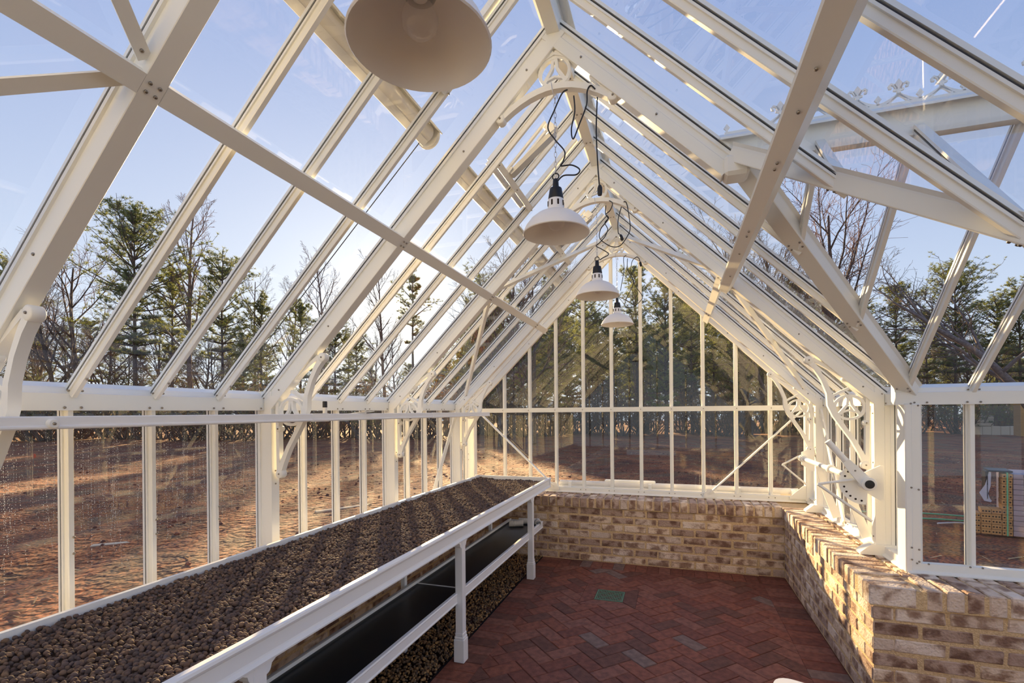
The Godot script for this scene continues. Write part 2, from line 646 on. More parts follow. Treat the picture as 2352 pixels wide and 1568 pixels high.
func eave_beam(parent: Node, a: Vector3, b: Vector3, inward: Vector3) -> MeshInstance3D:
	var g := G.new()
	var s := PackedVector2Array([Vector2(-0.05, 1.444), Vector2(0.002, 1.444), Vector2(0.002, 1.506), Vector2(-0.004, 1.509), Vector2(-0.014, 1.530), Vector2(-0.05, 1.548)])
	g.prism(s, a, b, inward, Vector3.UP)
	return part(parent, "eave_beam", g, M.white)


func gutter(parent: Node, a: Vector3, b: Vector3, outward: Vector3) -> void:
	var g := G.new()
	var line := []
	for k in 9:
		var w := PI * k / 8.0
		line.append(Vector2(0.105 - 0.05 * cos(w), 1.52 - 0.05 * sin(w)))
	var t := Transform3D(Basis(outward, Vector3.UP, outward.cross(Vector3.UP)), (a + b) / 2)
	g.band(line, 0.005, t, (b - a).length())
	part(parent, "gutter", g, M.white)


func side_wall(side: float) -> void:
	var o := setting("wall_left" if side < 0 else "wall_right")
	var inward := Vector3(-side, 0, 0)
	var along := Vector3(0, 0, -1)
	var x := side * HALF
	var from := FRONT if side < 0 else WING_FAR
	# brickwork
	var bx := side * BRICK_SIDE
	var far := BRICK_BACK
	if side < 0:
		core(o, Vector3(bx - 0.004, -0.3, -far), Vector3(bx - 0.32, 0.508, -FRONT))
		core(o, Vector3(bx + 0.016, 0.508, -far), Vector3(bx - 0.32, 0.590, -FRONT))
		brick_face(o, Vector3(bx, 0, -0.6), along, inward, far - 0.6)
		coping(o, Vector3(bx, 0, -1.6), along, inward, far - 1.6)
	else:
		core(o, Vector3(bx + 0.004, -0.3, -WING_BRICK - 0.004), Vector3(bx + 0.318, 0.508, -BACK - 0.068))
		core(o, Vector3(bx - 0.014, 0.508, -WING_BRICK + 0.014), Vector3(bx + 0.318, 0.591, -BACK - 0.068))
		brick_face(o, Vector3(bx, 0, -WING_BRICK), along, inward, far - WING_BRICK)
		coping(o, Vector3(bx, 0, -WING_BRICK - 0.19), along, inward, far - WING_BRICK - 0.19)
	sill(o, Vector3(x, WALL, -from), Vector3(x, WALL, -BACK), inward)
	eave_beam(o, Vector3(x, 0, -from), Vector3(x, 0, -BACK), inward)
	gutter(o, Vector3(x, 0, -from), Vector3(x, 0, -BACK), -inward)
	var lines := []
	for n in range(-6, 13):
		if dist(n) > from + 0.05:
			lines.append(n)
	for n in lines:
		var at := Vector3(x, WALL + 0.01, -dist(n))
		if (n + 1) % 4 == 0:
			var p := bar(o, "post", post_section, at, Vector3(x, EAVE + 0.03, -dist(n)), along, -inward, 0.058)
			for y in [0.63, 0.70, 1.05, 1.12, 1.40]:
				bolt(p, Vector3(x, y, -dist(n)) + inward * 0.052, inward)
			for s in [-1.0, 1.0]:
				bolt(p, Vector3(x, 1.455, -dist(n)) + inward * 0.004 + along * 0.046 * s, inward)
			var foot := G.new()
			foot.plate(PackedVector2Array([Vector2(-0.05, 0), Vector2(0.13, 0), Vector2(0.13, 0.012), Vector2(0.075, 0.06), Vector2(-0.05, 0.06)]), Transform3D(Basis(inward, Vector3.UP, inward.cross(Vector3.UP)), Vector3(x, WALL, -dist(n))), 0.075)
			part(p, "foot_plate", foot, M.white)
		else:
			var m := mullion(o, at, EAVE + 0.01, along, -inward)
			for y in [0.92, 0.98]:
				bolt(m, Vector3(x, y, -dist(n)) + inward * 0.001, inward)
	# glass between neighbouring lines
	var edges := [from + 0.02] + lines.map(func(n): return dist(n)) + [BACK - 0.03]
	for i in edges.size() - 1:
		if edges[i + 1] - edges[i] > 0.06:
			var d0: float = edges[i] + 0.016
			var d1: float = edges[i + 1] - 0.016
			var p := pane(o, [Vector3(x, WALL + 0.045, -d0), Vector3(x, WALL + 0.045, -d1), Vector3(x, 1.46, -d1), Vector3(x, 1.46, -d0)], -inward)
			if side < 0 and d0 > 0.5 and d0 < 2.0:
				droplets(p, x, d0, d1)
	# the wind brace across the second bay
	stick(o, "brace", Vector3(x, 1.42, -4.44) + inward * 0.022, Vector3(x, 0.65, -3.90) + inward * 0.022, 0.012, 0.045, inward.cross(Vector3(0, 1, 0)), M.white)
	# corner post
	var g := G.new()
	g.soft(Vector3(x - inward.x * 0.01, (WALL + EAVE) / 2 + 0.01, -BACK), Vector3(0.085, EAVE - WALL, 0.085), 0.006)
	part(o, "corner_post", g, M.white)


# beads of condensation that run down the inside of a pane in curved trails
func droplets(parent: Node, x: float, d0: float, d1: float) -> void:
	var g := G.new()
	g.lathe([Vector2(0, -1), Vector2(0.75, -0.66), Vector2(1, 0), Vector2(0.75, 0.66), Vector2(0, 1)], Transform3D.IDENTITY, 6)
	var mesh := g.mesh(M.drop)
	var places := []
	for trail in 24:
		var d := rng.randf_range(d0 + 0.015, d1 - 0.015)
		var sway := rng.randf_range(-0.09, 0.09)
		var y := rng.randf_range(1.20, 1.40)
		var stop := rng.randf_range(0.78, 1.1)
		var y0 := y
		while y > stop:
			var q := (y0 - y) / 0.5
			var here := d + sway * q * q
			if here > d0 + 0.005 and here < d1 - 0.005:
				var r := rng.randf_range(0.0004, 0.0011)
				places.append(Transform3D(Basis.from_scale(Vector3(r * 0.6, r * rng.randf_range(1.0, 2.4), r)), Vector3(x - 0.0405, y, -here)))
			y -= rng.randf_range(0.004, 0.016)
	for k in 700:
		var r := rng.randf_range(0.0003, 0.0008)
		places.append(Transform3D(Basis.from_scale(Vector3(r * 0.6, r * 1.6, r)), Vector3(x - 0.0405, rng.randf_range(1.02, 1.38), -rng.randf_range(d0 + 0.01, d1 - 0.01))))
	many(parent, "water_drops", mesh, places)


func gable(called: String, d: float, outward: Vector3) -> void:
	var o := setting(called)
	var inward := -outward
	var along := Vector3.RIGHT
	var z := -d
	var back := d > 0
	if back:
		core(o, Vector3(-BRICK_SIDE - 0.3, -0.3, -BRICK_BACK - 0.004), Vector3(BRICK_SIDE + 0.3, 0.508, z - 0.07))
		core(o, Vector3(-BRICK_SIDE - 0.3, 0.508, -BRICK_BACK + 0.014), Vector3(BRICK_SIDE + 0.3, 0.592, z - 0.07))
		brick_face(o, Vector3(-BRICK_SIDE, 0, -BRICK_BACK), along, inward, 2 * BRICK_SIDE, 0.06)
		coping(o, Vector3(-BRICK_SIDE, 0, -BRICK_BACK), along, inward, 2 * BRICK_SIDE)
	else:
		core(o, Vector3(-BRICK_SIDE - 0.3, -0.3, 0.48), Vector3(-0.5, 0.59, 0.82))
		core(o, Vector3(0.5, -0.3, 0.48), Vector3(BRICK_SIDE + 0.3, 0.59, 0.82))
	sill(o, Vector3(-HALF, WALL, z), Vector3(HALF, WALL, z), inward)
	var xs := []
	for k in 10:
		xs.append((k - 4.5) * 0.285 + (0.03 if back else 0.0))
	for x in xs:
		var top: float = RIDGE - absf(x) * tan(PITCH)
		var m := mullion(o, Vector3(x, WALL + 0.02, z), top, along, outward, false)
		for s in [-1.0, 1.0]:
			bolt(m, Vector3(x + 0.026 * s, WALL + 0.032, z) + inward * 0.014, inward)
		bolt(m, Vector3(x, top - 0.055, z) + inward * 0.001, inward)
	# sloping end rafters and the cross rail
	for side in [-1.0, 1.0]:
		var g := G.new()
		var s := PackedVector2Array([Vector2(-0.012, -0.05), Vector2(0.03, -0.05), Vector2(0.05, -0.03), Vector2(0.05, 0.05), Vector2(-0.012, 0.05)])
		var nudge := outward * (0.0008 if side > 0 else 0.0)
		g.prism(s, slope(side, -0.02, 0, d) + nudge, slope(side, SLOPE, 0, d) + nudge, outward, slope_out(side))
		var r := part(o, "end_rafter", g, M.white)
		for t in [0.3, 0.9, 1.5, 2.0]:
			bolt(r, slope(side, t, -0.02, d) + inward * 0.012, inward)
	var rail := stick(o, "rail", Vector3(-HALF + 0.02, 1.441, z) + inward * 0.004, Vector3(HALF - 0.02, 1.441, z) + inward * 0.004, 0.03, 0.046, Vector3.UP, M.white)
	for x in xs:
		bolt(rail, Vector3(x, 1.441, z) + inward * 0.02, inward)
	# panes below and above the rail
	var edges := [-HALF + 0.02] + xs + [HALF - 0.02]
	for i in edges.size() - 1:
		var x0: float = edges[i] + 0.016
		var x1: float = edges[i + 1] - 0.016
		pane(o, [Vector3(x0, WALL + 0.04, z), Vector3(x1, WALL + 0.04, z), Vector3(x1, 1.43, z), Vector3(x0, 1.43, z)], outward)
		var y0 := RIDGE - absf(x0) * tan(PITCH) - 0.02
		var y1 := RIDGE - absf(x1) * tan(PITCH) - 0.02
		var cs := [Vector3(x0, 1.45, z), Vector3(x1, 1.45, z), Vector3(x1, y1, z)]
		if x0 * x1 < 0:
			cs.append(Vector3(0, RIDGE - 0.02, z))
		cs.append(Vector3(x0, y0, z))
		pane(o, cs, outward)
	if back:
		for s in [[-1.52, 1.42, -0.70, 0.66], [1.55, 1.41, 0.79, 0.65]]:
			var a := Vector3(s[0], s[1], z) + inward * 0.02
			var b := Vector3(s[2], s[3], z) + inward * 0.02
			var br := stick(o, "brace", a, b, 0.012, 0.042, inward, M.white)
			stick(br, "brace_web", a + inward * 0.012, b + inward * 0.012, 0.02, 0.006, (b - a).cross(inward), M.white)
			var f := G.new()
			f.plate(PackedVector2Array([Vector2(-0.055, -0.05), Vector2(0.06, -0.05), Vector2(0.06, -0.03), Vector2(0.02, 0.03), Vector2(-0.02, 0.03), Vector2(-0.055, -0.03)]), Transform3D(Basis.IDENTITY, b + Vector3(0, 0.01, 0.008)), 0.006)
			var fp := part(br, "foot_plate", f, M.white)
			fp.name = "foot_plate"
		for s in [-1.0, 1.0]:
			var k := G.new()
			k.plate(PackedVector2Array([Vector2(0, 0), Vector2(-s * 0.13, 0), Vector2(-s * 0.13, 0.018), Vector2(-s * 0.02, 0.12), Vector2(0, 0.12)]), Transform3D(Basis.IDENTITY, Vector3(s * (HALF - 0.03), WALL + 0.03, z + 0.03)), 0.01)
			part(o, "corner_plate", k, M.white)


func valley_t(d: float) -> float:
	var x := 0.709 + absf(d - WING_RIDGE)
	return maxf(0.0, (HALF - x) / cos(PITCH)) if absf(d - WING_RIDGE) < 0.9 else 0.0


func roof_side(side: float) -> void:
	var o := setting("ceiling_left" if side < 0 else "ceiling_right")
	var along := Vector3(0, 0, -1)
	var out := slope_out(side)
	var lines := range(-6, 13)
	for n in lines:
		var d := dist(n)
		var t0 := 0.0 if side < 0 else valley_t(d)
		var main: bool = (n + 1) % 4 == 0
		if main:
			var section := rafter_section
			if side > 0:
				section = Transform2D(Vector2(0.985, 0), Vector2(0, 1), Vector2.ZERO) * rafter_section
			var r := bar(o, "rafter", section, slope(side, maxf(t0 - 0.02, -0.03), -0.036, d), slope(side, SLOPE - 0.01, -0.036, d), along, out, 0.058)
			for t in [0.10, 0.55, 1.62, 2.05]:
				if t > t0 + 0.05:
					bolt(r, slope(side, t, -0.05, d - 0.0275), Vector3(0, 0, 1))
			if t0 > 0.1:
				var e := G.new()
				e.prism(rect(0.062, -0.086, 0.0), slope(side, t0 - 0.025, 0, d), slope(side, t0 - 0.02, 0, d), along, out)
				part(r, "end_plate", e, M.white)
			else:
				bolt(r, slope(side, 0.01, -0.02, d) - along * 0.046, -out)
		else:
			var b := bar(o, "glazing_bar", roof_section, slope(side, t0 - 0.01, -0.036, d), slope(side, SLOPE - 0.02, -0.036, d), along, out, 0.029)
			if t0 < 0.01:
				for s in [-1.0, 1.0]:
					bolt(b, slope(side, 0.012, -0.012, d + 0.022 * s), -out)
				bolt(b, slope(side, 0.085, -0.028, d), -out)
	# glass
	for n in range(-6, 13):
		var d0 := dist(n) + 0.014
		var d1 := minf(dist(n + 1), BACK) - 0.014
		var ts := [0.0, 0.0]
		if side > 0:
			ts = [valley_t(d0), valley_t(d1)]
		if d1 - d0 > 0.05:
			var cs := [slope(side, SLOPE - 0.02, -0.036, d0), slope(side, ts[0], -0.036, d0)]
			if side > 0 and d0 < WING_RIDGE and d1 > WING_RIDGE:
				cs.append(slope(side, valley_t(WING_RIDGE), -0.036, WING_RIDGE))
			cs.append_array([slope(side, ts[1], -0.036, d1), slope(side, SLOPE - 0.02, -0.036, d1)])
			pane(o, cs, out, 1)
	# purlins between the rafters, flush with their undersides
	var pt := 1.116
	var small := PackedVector2Array([Vector2(-0.027, -0.016), Vector2(0.027, -0.016), Vector2(0.027, 0.014), Vector2(0.021, 0.014), Vector2(0.021, -0.010), Vector2(-0.021, -0.010), Vector2(-0.021, 0.014), Vector2(-0.027, 0.014)])
	var stops := [FRONT + 0.05, dist(-5), dist(-1), dist(3), dist(7), dist(11), BACK - 0.02]
	for i in stops.size() - 1:
		if side > 0 and i < 4:
			continue
		var g := G.new()
		g.prism(small, slope(side, pt, -0.067, stops[i] + 0.0275), slope(side, pt, -0.067, stops[i + 1] - 0.0275), slope_up(side), out)
		var purlin := part(o, "purlin", g, M.white)
		for s in [-1.0, 1.0]:
			bolt(purlin, slope(side, pt + 0.012 * s, -0.083, stops[i] + 0.012), -out)
			bolt(purlin, slope(side, pt + 0.012 * s, -0.083, stops[i + 1] - 0.012), -out)
	if side > 0:
		# a deeper beam carries the slope across the mouth of the wing
		var beam := G.new()
		var sec := PackedVector2Array([Vector2(-0.03, -0.02), Vector2(0.022, -0.03), Vector2(0.03, -0.026), Vector2(0.034, 0.034), Vector2(0.024, 0.034), Vector2(0.02, -0.02), Vector2(-0.024, -0.012), Vector2(-0.024, 0.03), Vector2(-0.03, 0.03)])
		var bt := (HALF - 0.864) / cos(PITCH)
		beam.prism(sec, slope(side, bt, -0.105, FRONT + 0.05), slope(side, bt, -0.105, dist(7) + 0.02), slope_up(side), out)
		var wide := part(o, "purlin", beam, M.white)
		for d in [1.20, 1.36, 1.62, 1.66, 2.2, 2.26, 2.5, 2.9]:
			bolt(wide, slope(side, bt - 0.012, -0.105 - 0.026, d), -out)
	# wind braces in the roof plane
	for br in [[pt, 7.1, 0.15, 10.75], [pt + 0.05, 7.1, 2.12, 10.85], [pt, -1.1, 0.15, -4.75], [pt + 0.05, -1.1, 2.12, -4.85]]:
		if side > 0 and br[1] < 0:
			continue
		var a := slope(side, br[0], -0.055, dist(br[1]))
		var b := slope(side, br[2], -0.055, dist(br[3]))
		var k := stick(o, "brace", a, b, 0.034, 0.006, out, M.white)
		stick(k, "brace_web", a + out * 0.016, b + out * 0.016, 0.006, 0.032, out, M.white)
		bolt(k, a - out * 0.003 + (b - a).normalized() * 0.02, -out)
		bolt(k, b - out * 0.003 - (b - a).normalized() * 0.02, -out)
	# top-hung vents near the ridge
	if side < 0:
		for n in [0, 4, 8]:
			var f := stick(o, "vent_sill", slope(side, 1.72, -0.014, dist(n) + 0.012), slope(side, 1.72, -0.014, dist(n + 2) - 0.012), 0.034, 0.03, out, M.white)
			for k in 3:
				bolt(f, slope(side, 1.72, -0.03, dist(n + k)), -out)
			var fr := G.new()
			for e in [[n + 0.06, n + 0.06, 1.70, 2.2], [n + 1.94, n + 1.94, 1.70, 2.2]]:
				fr.prism(rect(0.03, 0.026, 0.05), slope(side, e[2], 0, dist(e[0])), slope(side, e[3], 0, dist(e[1])), along, out)
			fr.prism(rect(0.04, 0.026, 0.05), slope(side, 1.70, 0, dist(n + 0.06)), slope(side, 1.70, 0, dist(n + 1.94)), slope_up(side), out)
			part(o, "vent_frame", fr, M.white)


func ridge() -> void:
	var o := setting("trim_1", "white ridge beam along the top of the roof")
	var g := G.new()
	var s := PackedVector2Array([Vector2(-0.028, 3.06), Vector2(0.028, 3.06), Vector2(0.032, 3.075), Vector2(0.024, 3.20), Vector2(-0.024, 3.20), Vector2(-0.032, 3.075)])
	g.prism(s, Vector3(0, 0, -FRONT), Vector3(0, 0, -BACK), Vector3.RIGHT, Vector3.UP)
	var b := part(o, "ridge_beam", g, M.white)
	var c := G.new()
	c.prism(PackedVector2Array([Vector2(-0.07, 3.165), Vector2(0, 3.215), Vector2(0.07, 3.165), Vector2(0.07, 3.175), Vector2(0, 3.235), Vector2(-0.07, 3.175)]), Vector3(0, 0, -FRONT), Vector3(0, 0, -BACK), Vector3.RIGHT, Vector3.UP)
	part(o, "ridge_cap", c, M.white)
	for n in range(-6, 13):
		for s2 in [-1.0, 1.0]:
			bolt(b, Vector3(0.012 * s2, 3.06, -dist(n) + 0.02), Vector3.DOWN)


# a point on a wing slope: way +1 far, -1 near
func wing_slope(way: float, x: float, t: float, o: float) -> Vector3:
	var d := WING_FAR if way > 0 else WING_NEAR
	var up := Vector3(0, sin(PITCH), way * cos(PITCH))
	var away := Vector3(0, cos(PITCH), -way * sin(PITCH))
	return Vector3(x, EAVE, -d) + up * t + away * o


func wing() -> void:
	var long := 0.9 / cos(PITCH)
	var o := setting("ceiling_wing")
	for way in [1.0, -1.0]:
		var out := Vector3(0, cos(PITCH), -way * sin(PITCH))
		var up := Vector3(0, sin(PITCH), way * cos(PITCH))
		var xs := [1.0, 1.3, 1.6, 1.87, 2.17, 2.47, 2.77, 3.07]
		for x in xs:
			var t0 := maxf(0.0, (HALF - x) / cos(PITCH))
			var b := bar(o, "glazing_bar", roof_section, wing_slope(way, x, t0, -0.036), wing_slope(way, x, long - 0.015, -0.036), Vector3.RIGHT, out, 0.029)
			if t0 == 0.0:
				for s in [-1.0, 1.0]:
					bolt(b, wing_slope(way, x + 0.022 * s, 0.012, -0.012), -out)
		var edges := [0.709] + xs + [WING_END]
		for i in edges.size() - 1:
			var x0: float = edges[i] + 0.012
			var x1: float = edges[i + 1] - 0.012
			var ta := maxf(0.0, (HALF - x0) / cos(PITCH))
			var tb := maxf(0.0, (HALF - x1) / cos(PITCH))
			pane(o, [wing_slope(way, x0, long - 0.01, -0.036), wing_slope(way, x0, ta, -0.036), wing_slope(way, x1, tb, -0.036), wing_slope(way, x1, long - 0.01, -0.036)], out, 1)
		# the valley rafter where the wing roof meets the main roof
		var a := Vector3(HALF + 0.02, EAVE + 0.012, -(WING_FAR + 0.02) if way > 0 else -(WING_NEAR - 0.02))
		var b2 := Vector3(0.73, WING_TOP + 0.02, -WING_RIDGE - way * 0.02)
		var dir := (b2 - a).normalized()
		var vup := (slope_out(1.0) + out).normalized()
		var side := vup.cross(dir).normalized()
		vup = dir.cross(side)
		var g := G.new()
		g.prism(PackedVector2Array([Vector2(-0.036, -0.048), Vector2(0.036, -0.048), Vector2(0.038, -0.045), Vector2(0.038, 0.004), Vector2(0.048, 0.016), Vector2(-0.048, 0.016), Vector2(-0.038, 0.004), Vector2(-0.038, -0.045)]), a, b2, side, vup)
		var v := part(o, "valley_rafter", g, M.white)
		for x in [1.0, 1.3, 1.6]:
			var q: float = (HALF + 0.02 - x) / (HALF + 0.02 - 0.73)
			for s in [-1.0, 1.0]:
				for e in [-0.012, 0.012]:
					bolt(v, a.lerp(b2, q) - vup * 0.048 + side * s * 0.024 + dir * e, -vup)
	var hub := G.new()
	hub.soft(Vector3(0.72, WING_TOP - 0.045, -WING_RIDGE), Vector3(0.09, 0.08, 0.10), 0.012, Basis(Vector3.FORWARD, 0.0))
	part(o, "valley_gusset", hub, M.white)
	# ridge of the wing with its cresting
	var r := G.new()
	r.prism(PackedVector2Array([Vector2(-0.02, -0.03), Vector2(0.02, -0.03), Vector2(0.02, 0.07), Vector2(0.012, 0.085), Vector2(-0.012, 0.085), Vector2(-0.02, 0.07)]), Vector3(0.66, WING_TOP, -WING_RIDGE), Vector3(WING_END + 0.05, WING_TOP, -WING_RIDGE), Vector3.FORWARD, Vector3.UP)
	r.prism(PackedVector2Array([Vector2(-0.055, 0.05), Vector2(0, 0.088), Vector2(0.055, 0.05), Vector2(0.055, 0.058), Vector2(0, 0.096), Vector2(-0.055, 0.058)]), Vector3(0.66, WING_TOP, -WING_RIDGE), Vector3(WING_END + 0.05, WING_TOP, -WING_RIDGE), Vector3.FORWARD, Vector3.UP)
	part(o, "ridge_beam", r, M.white)
	cresting()
	# the far wing wall, which we look at, the near one and the end
	for way in [1.0, -1.0]:
		var w := setting("wall_wing_far" if way > 0 else "wall_wing_near")
		var d := 2.96 if way > 0 else 1.20
		var inward := Vector3(0, 0, way)
		var z := -d
		var fz := -WING_BRICK if way > 0 else -(2 * WING_RIDGE - WING_BRICK)
		core(w, Vector3(BRICK_SIDE + 0.318, -0.3, fz - way * 0.004), Vector3(WING_END, 0.508, fz - way * 0.33))
		core(w, Vector3(BRICK_SIDE + 0.318, 0.508, fz + way * 0.014), Vector3(WING_END, 0.592, fz - way * 0.33))
		if way > 0:
			brick_face(w, Vector3(BRICK_SIDE, 0, fz), Vector3.RIGHT, inward, 1.3, 0.12)
			coping(w, Vector3(BRICK_SIDE + 0.2, 0, fz), Vector3.RIGHT, inward, 1.1)
			# a stretcher and a return close the coping at the corner
			for s in [[0.0, 0.1]]:
				var cb := put(w, "coping_brick", brick_shapes[1], Vector3(BRICK_SIDE + 0.075, 0.555, fz + 0.022 - 0.04), Basis(Vector3.RIGHT, Vector3.FORWARD, Vector3.UP).scaled_local(Vector3(0.98, 0.075 / 0.0605, 0.092 / 0.09)))
				cb.set_surface_override_material(0, M.bricks[0])
				var c2 := put(w, "coping_brick", brick_shapes[2], Vector3(BRICK_SIDE + 0.075, 0.555, fz + 0.022 - 0.128), Basis(Vector3.RIGHT, Vector3.FORWARD, Vector3.UP).scaled_local(Vector3(0.98, 0.075 / 0.0605, 0.092 / 0.09)))
				c2.set_surface_override_material(0, M.bricks[3])
		sill(w, Vector3(HALF - 0.02, WALL, z), Vector3(WING_END, WALL, z), inward)
		eave_beam(w, Vector3(HALF - 0.06, 0, z), Vector3(WING_END, 0, z), inward)
		gutter(w, Vector3(HALF + 0.2, 0, z), Vector3(WING_END, 0, z), -inward)
		var xs := [1.654, 1.868, 2.168, 2.468, 2.768, 3.068]
		for x in xs:
			mullion(w, Vector3(x, WALL + 0.02, z), EAVE + 0.01, Vector3.RIGHT, -inward)
		for i in xs.size() - 1:
			pane(w, [Vector3(xs[i] + 0.015, WALL + 0.045, z), Vector3(xs[i + 1] - 0.015, WALL + 0.045, z), Vector3(xs[i + 1] - 0.015, 1.46, z), Vector3(xs[i] + 0.015, 1.46, z)], -inward)
		# the corner post: two leaves at a right angle
		var g := G.new()
		g.soft(Vector3(HALF + 0.012, (WALL + 1.45) / 2, z - way * 0.012), Vector3(0.06, 1.45 - WALL, 0.05), 0.005)
		g.soft(Vector3(HALF - 0.012, (WALL + 1.45) / 2, z - way * 0.03), Vector3(0.03, 1.45 - WALL, 0.10), 0.005)
		var cp := part(w, "corner_post", g, M.white)
		for y in [0.66, 0.72, 1.02, 1.44]:
			bolt(cp, Vector3(HALF + 0.03, y, z + way * 0.013), inward)
			bolt(cp, Vector3(HALF - 0.003, y + 0.01, z + way * 0.021), inward)
	var e := setting("wall_wing_end")
	core(e, Vector3(WING_END, -0.3, -3.0), Vector3(WING_END + 0.25, 0.592, -2.5))
	core(e, Vector3(WING_END, -0.3, -1.66), Vector3(WING_END + 0.25, 0.592, -1.16))
	for d in [1.2, 1.62, 2.54, 2.96]:
		mullion(e, Vector3(WING_END, 0.3, -d), EAVE + (0.0 if absf(d - WING_RIDGE) > 0.6 else 0.5), Vector3(0, 0, -1), Vector3.RIGHT, false)
	stick(e, "rail", Vector3(WING_END, EAVE, -1.2), Vector3(WING_END, EAVE, -2.96), 0.04, 0.06, Vector3.UP, M.white)


func cresting() -> void:
	var o := thing("ridge_cresting", "white cast cresting of fleurs-de-lis on the outside ridge of the side wing", "cresting", Vector3(0.68, WING_TOP + 0.09, -WING_RIDGE))
	var t := Transform3D.IDENTITY
	var base := G.new()
	base.box(Vector3(1.25, 0.004, 0), Vector3(2.5, 0.014, 0.012))
	part(o, "base_strip", base, M.cast)
	var fleur := G.new()
	fleur.plate(PackedVector2Array([Vector2(-0.006, 0), Vector2(0.006, 0), Vector2(0.006, 0.018), Vector2(0.016, 0.020), Vector2(0.016, 0.026), Vector2(0.007, 0.028), Vector2(0.014, 0.042), Vector2(0.0, 0.062), Vector2(-0.014, 0.042), Vector2(-0.007, 0.028), Vector2(-0.016, 0.026), Vector2(-0.016, 0.020), Vector2(-0.006, 0.018)]), t, 0.007)
	for s in [-1.0, 1.0]:
		fleur.band([Vector2(s * 0.005, 0.026), Vector2(s * 0.014, 0.042), Vector2(s * 0.023, 0.046), Vector2(s * 0.029, 0.040), Vector2(s * 0.027, 0.032), Vector2(s * 0.021, 0.032)], 0.007, t, 0.007)
	var fleur_mesh := fleur.mesh(M.cast)
	var bud := G.new()
	bud.plate(PackedVector2Array([Vector2(-0.004, 0), Vector2(0.004, 0), Vector2(0.004, 0.012), Vector2(0.011, 0.020), Vector2(0, 0.036), Vector2(-0.011, 0.020), Vector2(-0.004, 0.012)]), t, 0.007)
	var bud_mesh := bud.mesh(M.cast)
	var arc := G.new()
	var line := []
	for k in 11:
		var q := k / 10.0
		line.append(Vector2(q * 0.125, 0.004 + 0.030 * pow(absf(2 * q - 1), 1.7)))
	arc.band(line, 0.010, t, 0.007)
	arc.band([Vector2(0, 0.034), Vector2(0.03, 0.004)], 0.006, t, 0.007)
	arc.band([Vector2(0.125, 0.034), Vector2(0.095, 0.004)], 0.006, t, 0.007)
	var arc_mesh := arc.mesh(M.cast)
	for k in 19:
		put(o, "scallop", arc_mesh, Vector3(0.07 + 0.125 * k, 0.008, 0))
		put(o, "fleur", fleur_mesh, Vector3(0.07 + 0.125 * k, 0.034, 0))
		put(o, "bud", bud_mesh, Vector3(0.1325 + 0.125 * k, 0.012, 0))
	put(o, "bud", bud_mesh, Vector3(0.008, 0.008, 0))


# ---------- floor
func floor_work() -> void:
	var o := setting("floor")
	var g := G.new()
	g.box(Vector3(0.8, -0.155, -2.05), Vector3(5.4, 0.3, 5.7))
	part(o, "bedding", g, M.joint)
	rng.seed = 41
	var left := -0.56
	var right := 1.16
	var far := BRICK_BACK - 0.2
	var near := 1.55
	var drain := Rect2(-0.107, 3.693, 0.214, 0.222)
	var frame := drain.grow(0.1)
	var hole := PackedVector2Array([frame.position, Vector2(frame.end.x, frame.position.y), frame.end, Vector2(frame.position.x, frame.end.y)])
	var region := PackedVector2Array([Vector2(left, near), Vector2(right, near), Vector2(right, far), Vector2(left, far)])
	var full := G.new()
	full.soft(Vector3.ZERO, Vector3(0.1965, 0.05, 0.0965), 0.003)
	var whole := full.mesh(M.pavers[0])
	var diag := Vector2(1, 1).normalized()
	var anti := Vector2(-1, 1).normalized()
	for i in range(-60, 60):
		for j in range(-60, 60):
			var k := posmod(i - j, 4)
			if k != 0 and k != 2:
				continue
			var lo := Vector2(i, j) * 0.1 if k == 0 else Vector2(i, j - 1) * 0.1
			var size := Vector2(0.2, 0.1) if k == 0 else Vector2(0.1, 0.2)
			var mid := (lo + size / 2)
			var c := diag * mid.x + anti * mid.y + Vector2(0.1, 3.0)
			if c.x < left - 0.15 or c.x > right + 0.15 or c.y < near - 0.15 or c.y > far + 0.15:
				continue
			var h := size / 2 - Vector2(0.0018, 0.0018)
			var poly := PackedVector2Array()
			for e in [Vector2(-1, -1), Vector2(1, -1), Vector2(1, 1), Vector2(-1, 1)]:
				var p: Vector2 = e * h
				poly.append(c + diag * p.x + anti * p.y)
			paver(o, poly, region, hole, whole, c, PI / 4 if k == 0 else -PI / 4)
	# soldier border along the walls and the gravel bed
	for x in [[-0.755, left], [right, BRICK_SIDE]]:
		var d := near
		while d < far + 0.19:
			flat_paver(o, Vector3((x[0] + x[1]) / 2, 0, -(d + 0.05)), Vector2(x[1] - x[0] - 0.003, 0.0965))
			d += 0.1
	var bx := left + 0.05
	while bx < right:
		flat_paver(o, Vector3(bx, 0, -(far + 0.1)), Vector2(0.0965, 0.197))
		bx += 0.1
	# four mitred pavers frame the drain
	var e := frame
	var i2 := drain
	for q in [[Vector2(e.position.x, e.position.y), Vector2(e.end.x, e.position.y), Vector2(i2.end.x, i2.position.y), i2.position], [Vector2(e.end.x, e.position.y), e.end, i2.end, Vector2(i2.end.x, i2.position.y)], [e.end, Vector2(e.position.x, e.end.y), Vector2(i2.position.x, i2.end.y), i2.end], [Vector2(e.position.x, e.end.y), e.position, i2.position, Vector2(i2.position.x, i2.end.y)]]:
		var pts := PackedVector2Array(q)
		var shrunk := Geometry2D.offset_polygon(pts, -0.002)
		if shrunk.size():
			cut_paver(o, shrunk[0])
	drain_grate(Vector3(drain.get_center().x, 0, -drain.get_center().y))


